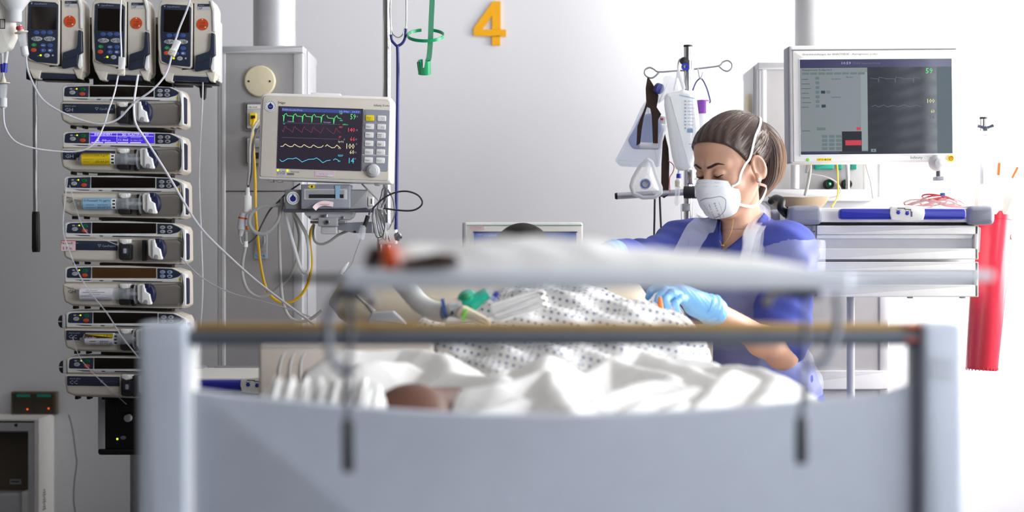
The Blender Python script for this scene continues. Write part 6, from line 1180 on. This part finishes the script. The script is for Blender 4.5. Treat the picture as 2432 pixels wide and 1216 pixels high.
def mp(u, v, off=.0016):
    i = int(round((u+1)/2*(nu-1))); j = int(round(v/6*(nv-1))); n0 = (V[min(i+1, nu-1)*nv+j]-V[max(i-1, 0)*nv+j]).cross(V[i*nv+min(j+1, nv-1)]-V[i*nv+max(j-1, 0)]).normalized()
    if n0.dot(RH @ Vector((0, -1, 0))) < 0: n0 = -n0
    return V[i*nv+j]+n0*off
b = MB(); b.tube([mp(u, v) for u, v in ((-.1, 2.8), (.1, 2.6), (.3, 2.5), (.5, 2.5), (.62, 2.9), (.62, 3.6), (.5, 4.4), (.3, 5.0), (.1, 5.3))], .0005, 'inkgrey', 6, 5); b.build('moulded_line', mk)
b = MB()
for r_ in range(2):
    for k in range(26):
        u = -.7+1.45*k/25; p, q_2 = mp(u, .5+r_*1.0*(0.45), .0012), mp(min(u+.03, .95), .5+r_*.45, .0012); b.tube([p, p.lerp(q_2, .6)], .00045, 'paleink', 5, 1)
b.build('stitching', mk)
MASK_FLIP = False
def masktext(txt, u0, v0, u1, v1, h):       # print running up the mask
    A, B = mp(u0, v0, .0020), mp(u1, v1, .0020); d = (B-A).normalized(); nn = (mp(u0, v0, .004)-mp(u0, v0, 0)).normalized(); up = d.cross(nn).normalized() if MASK_FLIP else nn.cross(d).normalized(); Vt, Ft = glyphs(txt); x0 = min(p[0] for p in Vt); x1 = max(p[0] for p in Vt); sx = (B-A).length/(x1-x0)
    bb = MB(); bb.add([A+d*((p[0]-x0)*sx)+up*(p[1]*h/.7)+nn*.0032 for p in Vt], Ft, 'inkgrey'); return bb
for k, (txt, a, c, h) in enumerate((('FFP2 NR', .12, .18, .0022), ('CE 0194', .30, .36, .004), ('EN149:2001+A1:2009', .42, .46, .0020), ('Atemschutzmaske', .02, .06, .0018))): masktext(txt, a, 5.3, c, 2.9, h).build('lettering', mk)
def side_out(y, z, off=.0014):
    lo_, hi_ = .02, .10
    for _ in range(16):
        m_ = (lo_+hi_)/2
        if float(facef(np.array(m_), np.array(y), np.array(z))) < 0: lo_ = m_
        else: hi_ = m_
    return loc_(Hp(lo_+off, y, z))
sp_ = [mp(.85, 1.2, .0022), side_out(-.058, -.034, .002), side_out(-.046, -.018, .003), side_out(-.030, .0, .0045), side_out(-.016, .014, .0085)]
for d in ((.80, .02, .20), (.76, .34, .38), (.56, .60, .46), (.30, .80, .46), (0, .86, .44)): sp_.append(loc_(HO+RH @ onhair(np.array(Vector(d).normalized()), .0034)))
b = MB(); b.ribbon(sp_, .0062, .0012, 'straprope', side=tuple(RH @ Vector((0, -.8, .6)))); b.build('mask_strap', mk)
b = MB(); b.ribbon([loc_(Hp(*p)) for p in ((.046, -.064, -.084), (.050, -.044, -.096), (.050, -.018, -.106), (.048, .010, -.104), (.043, .035, -.094), (.03, .06, -.084), (0, .072, -.08))], .0062, .0012, 'straprope', side=tuple(RH @ Vector((0, .25, 1)))); b.build('mask_strap', mk)
# scrub top, trousers, shoes
sleeves = [capf(SL, SL.lerp(EL, .84), .054, .058), capf(SR, ER, .050, .046), capf(ER, ER.lerp(WR, .74), .044, .036)]
Vn = W(1722, 606, 4.62)      # point of the V-neck
def scrubf(X, Y, Z):
    f = union([neckf, throat]+torso+shl+sleeves, .04)(X, Y, Z)-.010
    f = f+.0022*np.sin(X*60+Z*45)*np.sin(Y*50-Z*30)+.0016*np.sin(Z*130+X*70+Y*40)
    f = smax(f, .74-Z, .01)
    f = smax(f, -np.maximum(union([neckf, throat], .03)(X, Y, Z)-.007, Cb.z+.010-Z), .006)
    # V opening
    dz = Z-Vn.z; lx = Vn.x-.006+(Y-Vn.y)*.10; rx_ = Vn.x+.002+dz*1.15+(Y-Vn.y)*-.1
    return smax(f, -np.maximum(np.maximum(lx-X, X-rx_), np.maximum(-dz, Y-(Cb.y-.03))), .004)
P, F = surfnet(scrubf, (.16, 4.4, .72), (.84, 5.1, Cb.z+.09), .0065); sc_ = npobj('scrub_top', P, F, 'scrub', NL, nurse)
b = MB(); b.tube([loc_(W(1648, 535, 4.80)), loc_(W(1640, 560, 4.76)), loc_(W(1632, 600, 4.75))], .0016, 'scrub', 6); b.build('seam', sc_)
tf = union([torso[2]]+[g for i, g in enumerate(legs) if i % 3 != 2], .03)
P, F = surfnet(lambda X, Y, Z: smax(smax(tf(X, Y, Z)-.014, Z-.90, .01), .12-Z, .01), (.3, 4.62, .1), (.9, 5.1, .93), .011); npobj('trousers', P, F, 'scrub', NL, nurse)
sf = union([g[0] for g in legs if isinstance(g, tuple)], .01)
P, F = surfnet(lambda X, Y, Z: smax(sf(X, Y, Z)-.012, .003-Z, .004), (.3, 4.5, -.02), (.9, 5.1, .16), .01); npobj('shoe', P, F, 'white', NL, nurse)
# clear apron: bib over the trunk plus bunched neck bands
def apronf(X, Y, Z):
    o = union(torso+shl+[capf(SL, SL.lerp(EL, .28), .058, .058)], .05)(X, Y, Z)-.019; return o+.0035*np.sin(X*55+Z*16+Y*30)+.0025*np.sin(Z*70-X*90)
apc = lambda X, Y, Z: np.maximum(np.maximum(Z-np.interp(X, [.36, .42, .48, .56, .64, .7], [1.00, 1.12, 1.145, 1.165, 1.19, 1.19]), .50-Z), np.maximum(Y-4.93, .37-X))
P, F = surfnet(lambda X, Y, Z: np.maximum(apronf(X, Y, Z), apc(X, Y, Z)), (.20, 4.35, .48), (.86, 5.05, 1.24), .0055)
c_ = P[F].mean(1); ok = apc(*c_.T) < apronf(*c_.T)-.0008; F = F[ok]; us = np.unique(F); mp_ = np.full(len(P), -1); mp_[us] = np.arange(len(us)); ap = npobj('apron', P[us], mp_[F], 'apron', NL, nurse)
b = MB(); b.ribbon([loc_(p) for p in (W(1706, 508, 4.73), W(1680, 524, 4.70), W(1655, 550, 4.70), W(1632, 590, 4.70), W(1610, 630, 4.69))], [.05, .062, .058, .052, .05], .0015, 'apron', 8, side=(.9, .1, .45)); b.build('neck_band', ap)
b = MB(); random.seed(2)
for k in range(7):
    o = Vector((random.uniform(-.010, .010), random.uniform(-.012, .012), random.uniform(-.008, .008))); b.ribbon([loc_(p+o*(1+i*.4)) for i, p in enumerate((W(1792, 482, 4.86), W(1806, 500, 4.80), W(1800, 530, 4.72), W(1786, 556, 4.645), W(1782, 590, 4.61), W(1772, 630, 4.60)))], [.014, .026, .034, .028, .022, .02], .0012, 'apron', 8, side=(.9+random.uniform(-.4, .3), random.uniform(-.6, .2), random.uniform(-.3, .5)))
b.build('neck_band', ap)
b = MB(); b.ribbon([loc_(p) for p in (W(1806, 505, 4.80), W(1830, 540, 4.74), W(1848, 560, 4.70), W(1866, 580, 4.65))], [.03, .02, .012, .008], .0012, 'apron', 6, side=(.4, -.6, .7)); b.build('neck_band', ap)
b = MB(); c_ = [W(1742, 520, 4.665), W(1735, 555, 4.635), W(1717, 582, 4.62), W(1709, 570, 4.63)]; b.tube([loc_(p) for p in c_], .0005, 'gold', 6); b.box(loc_(W(1716, 583, 4.612)), (.008, .002, .003), 'gold', .001); b.build('necklace', nurse)
# gloves
def glove(name, fingers, palm, cuff, h=.0021, lab=None):
    fs = []
    for (A, B, ra, rb) in palm: fs.append((capf(A, B, ra, rb), .012))
    g = union(fs, .012); fl = []
    for L, r in fingers:
        seg = [capf(L[i], L[i+1], r*(1-.10*i), r*(1-.10*(i+1))) for i in range(len(L)-1)]; fl.append(union(seg, .004))
    def f(X, Y, Z):
        v = g(X, Y, Z)
        for q in fl: v = smin(v, q(X, Y, Z), .003)
        return v+.0006*np.sin(X*420+Z*260)*np.sin(Y*300+Z*200)
    pts = np.array([list(p) for L, r in fingers for p in L]+[list(x) for pp in palm for x in pp[:2]]); lo = pts.min(0)-.045; hi = pts.max(0)+.045
    P, F = surfnet(f, lo, hi, h); gl = npobj(name, P, F, 'glove', NL, nurse)
    A, B, r0, r1 = cuff; ax = (B-A); n = 30; u = ax.normalized().orthogonal().normalized(); v = ax.normalized().cross(u); Vv = []; Ff = []
    for j in range(13):
        k = j/12
        for i in range(n): a = 2*PI*i/n; r = (r0+(r1-r0)*k)*(1+.04*math.sin(a*3+j*1.1)+.035*math.sin(j*2.4+a)); Vv.append(loc_(A+ax*k+(u*math.cos(a)+v*math.sin(a))*r))
    for j in range(12):
        for i in range(n): Ff.append((j*n+i, j*n+(i+1) % n, (j+1)*n+(i+1) % n, (j+1)*n+i))
    c = MB().add(Vv, Ff, 'glove').build('cuff', gl, ang=180); q = c.modifiers.new('t', 'SOLIDIFY'); q.thickness = .0012
    return gl
w_ = W
K = [w_(1600, 682, 4.31), w_(1609, 692, 4.32), w_(1620, 702, 4.33), w_(1632, 712, 4.345)]
glove('glove', [([K[0], w_(1566, 680, 4.295), w_(1546, 692, 4.29), w_(1539, 706, 4.295)], .0098), ([K[1], w_(1578, 690, 4.27), w_(1564, 708, 4.26), w_(1557, 727, 4.265)], .0100), ([K[2], w_(1596, 696, 4.265), w_(1580, 711, 4.25), w_(1585, 730, 4.26)], .0098), ([K[3], w_(1616, 708, 4.28), w_(1603, 722, 4.262), w_(1609, 738, 4.28)], .0088), ([w_(1665, 718, 4.40), w_(1628, 712, 4.40), w_(1596, 708, 4.375), w_(1574, 704, 4.35)], .0108)],
      [(WL, K[0], .026, .013), (WL, K[1], .026, .014), (WL, K[2], .026, .014), (WL, K[3], .025, .012), (WL, w_(1650, 722, 4.37), .027, .027)], (w_(1668, 724, 4.365), w_(1693, 737, 4.385), .028, .0345))
K = [w_(1428, 600, 4.45), w_(1430, 608, 4.45), w_(1433, 616, 4.455), w_(1437, 623, 4.46)]
glove('glove', [([K[i], K[i]+Vector((-.024, -.012, -.012)), K[i]+Vector((-.03, -.03, -.034)), K[i]+Vector((-.022, -.04, -.05))], .0092) for i in range(4)]+[([w_(1445, 612, 4.46), w_(1440, 630, 4.44), w_(1425, 645, 4.42)], .0100)],
      [(WR, K[i], .024, .013) for i in range(4)], (w_(1440, 606, 4.48), w_(1462, 604, 4.515), .029, .034), .0028)
t = T('syringe', 'small orange-capped syringe held in the gloved fingers', 'syringe', 1567, 722, 4.225); t.part('cap', t.mb().tube([t.p(1567, 705), t.p(1568, 722), t.p(1571, 740)], [.0035, .0055, .0045], 'orange', 12)); t.part('tip', t.mb().tube([t.p(1541, 706), t.p(1543, 722)], .001, 'steel', 6, 1)) if False else None
# ---- the patient ---------------------------------------------------------------------
PLc = Vector((.05, 4.0, .80)); patient = bpy.data.objects.new('person', None); COL.objects.link(patient); patient.location = PLc
tag(patient, 'person lying in the bed in a dotted gown under white bedding', 'person')
hc = Vector((.024, 4.55, 1.125)); nk = Vector((.06, 4.42, 1.03)); ch = Vector((.09, 4.16, .955)); ab = Vector((.10, 3.85, .86)); hp = Vector((.07, 3.6, .83))
kneeL, kneeR = Vector((-.150, 2.97, .893)), Vector((.20, 3.15, .83)); pf = [ellf(hc, (.076, .088, .096)), ellf(hc+Vector((0, -.05, -.045)), (.056, .055, .07)), capf(hc, nk, .05, .056), ellf(ch, (.165, .16, .10), Matrix.Rotation(-.35, 3, 'X')), ellf(ab, (.15, .15, .09)), ellf(hp, (.165, .13, .09)), capf(nk, (-.10, 4.30, .97), .05, .055), capf(nk, (.24, 4.30, .97), .05, .055), capf((-.11, 4.28, .96), (-.17, 4.02, .90), .046, .038), capf((-.17, 4.02, .90), (-.10, 3.80, .90), .036, .026), capf((.26, 4.28, .96), (.31, 4.02, .92), .046, .038), capf((.31, 4.02, .92), (.27, 3.80, .93), .036, .026), ellf((-.07, 3.73, .905), (.035, .055, .02)), ellf((.25, 3.73, .93), (.035, .055, .02)),
    capf((-.02, 3.58, .83), kneeL, .085, .062), capf(kneeL, (-.15, 2.72, .80), .058, .036), capf((.15, 3.58, .83), kneeR, .085, .062), capf(kneeR, (.2, 2.85, .83), .056, .036), capf((-.15, 2.72, .80), (-.15, 2.64, .82), .034, .03), capf((.2, 2.85, .83), (.2, 2.76, .86), .034, .03)]
bf = union(pf, .03)
def pface(X, Y, Z):
    f = bf(X, Y, Z); q = hc+Vector((0, -.095, -.02)); f = smin(f, capf(q+Vector((0, .0, .02)), q+Vector((0, -.012, -.015)), .008, .011)(X, Y, Z), .012); f = smin(f, ellf(q+Vector((0, .006, -.045)), (.022, .01, .009))(X, Y, Z), .008)
    for sx in (-1, 1): f = smax(f, -ellf(q+Vector((sx*.03, -.002, .02)), (.017, .012, .011))(X, Y, Z), .01); f = smin(f, ellf(q+Vector((sx*.03, .014, .018)), (.014, .013, .012))(X, Y, Z), .004); f = smin(f, ellf(hc+Vector((sx*.078, .005, -.02)), (.008, .017, .028))(X, Y, Z), .006)
    return f
P, F = surfnet(pface, (-.28, 2.58, .72), (.42, 4.68, 1.26), .0105); npobj('body', P, F, 'darkskin', PLc, patient)
P, F = surfnet(lambda X, Y, Z: smax(ellf(hc, (.076, .088, .096))(X, Y, Z)-.005, np.interp(Y, [4.45, 4.49, 4.55, 4.64], [1.19, 1.17, 1.14, 1.08])-Z, .004), (-.07, 4.44, 1.0), (.12, 4.66, 1.24), .004); npobj('hair', P, F, 'hairdark', PLc, patient)
gf = union([pf[3], pf[4], pf[5], ellf((.10, 4.08, .90), (.22, .30, .155)), ellf((.24, 3.93, .93), (.12, .14, .10)), ellf((-.06, 3.9, .90), (.10, .12, .09))]+[capf(nk+Vector((0, -.06, -.02)), (-.11, 4.26, .95), .06, .06), capf(nk+Vector((0, -.06, -.02)), (.26, 4.26, .95), .06, .06), capf((-.11, 4.26, .95), (-.16, 4.06, .92), .065, .07), capf((.27, 4.26, .95), (.31, 4.05, .94), .065, .07), ellf((.12, 3.75, .90), (.21, .16, .07))], .05)
def gownf(X, Y, Z):
    f = gf(X, Y, Z)-.022; f = f+.008*np.sin(X*38+Y*22)*np.sin(Y*31-X*17)+.005*np.sin(X*90+Y*30+Z*60); return smax(f, .83-Z, .01)
P, F = surfnet(gownf, (-.30, 3.5, .8), (.48, 4.42, 1.16), .009); gw = npobj('gown', P, F, 'gown', PLc, patient, uv='box')
b = MB(); o_ = -PLc; b.ribbon([Vector(p)+o_ for p in ((.02, 4.30, 1.085), (.13, 4.2, 1.095), (.2, 4.08, 1.07), (.27, 3.95, 1.03))], .012, .002, 'gownpiping', side=(1, 0, 0)); b.build('gown_fold', gw)
for o in list(bpy.data.objects):
    if o.type == 'EMPTY' and not o.children: bpy.data.objects.remove(o)
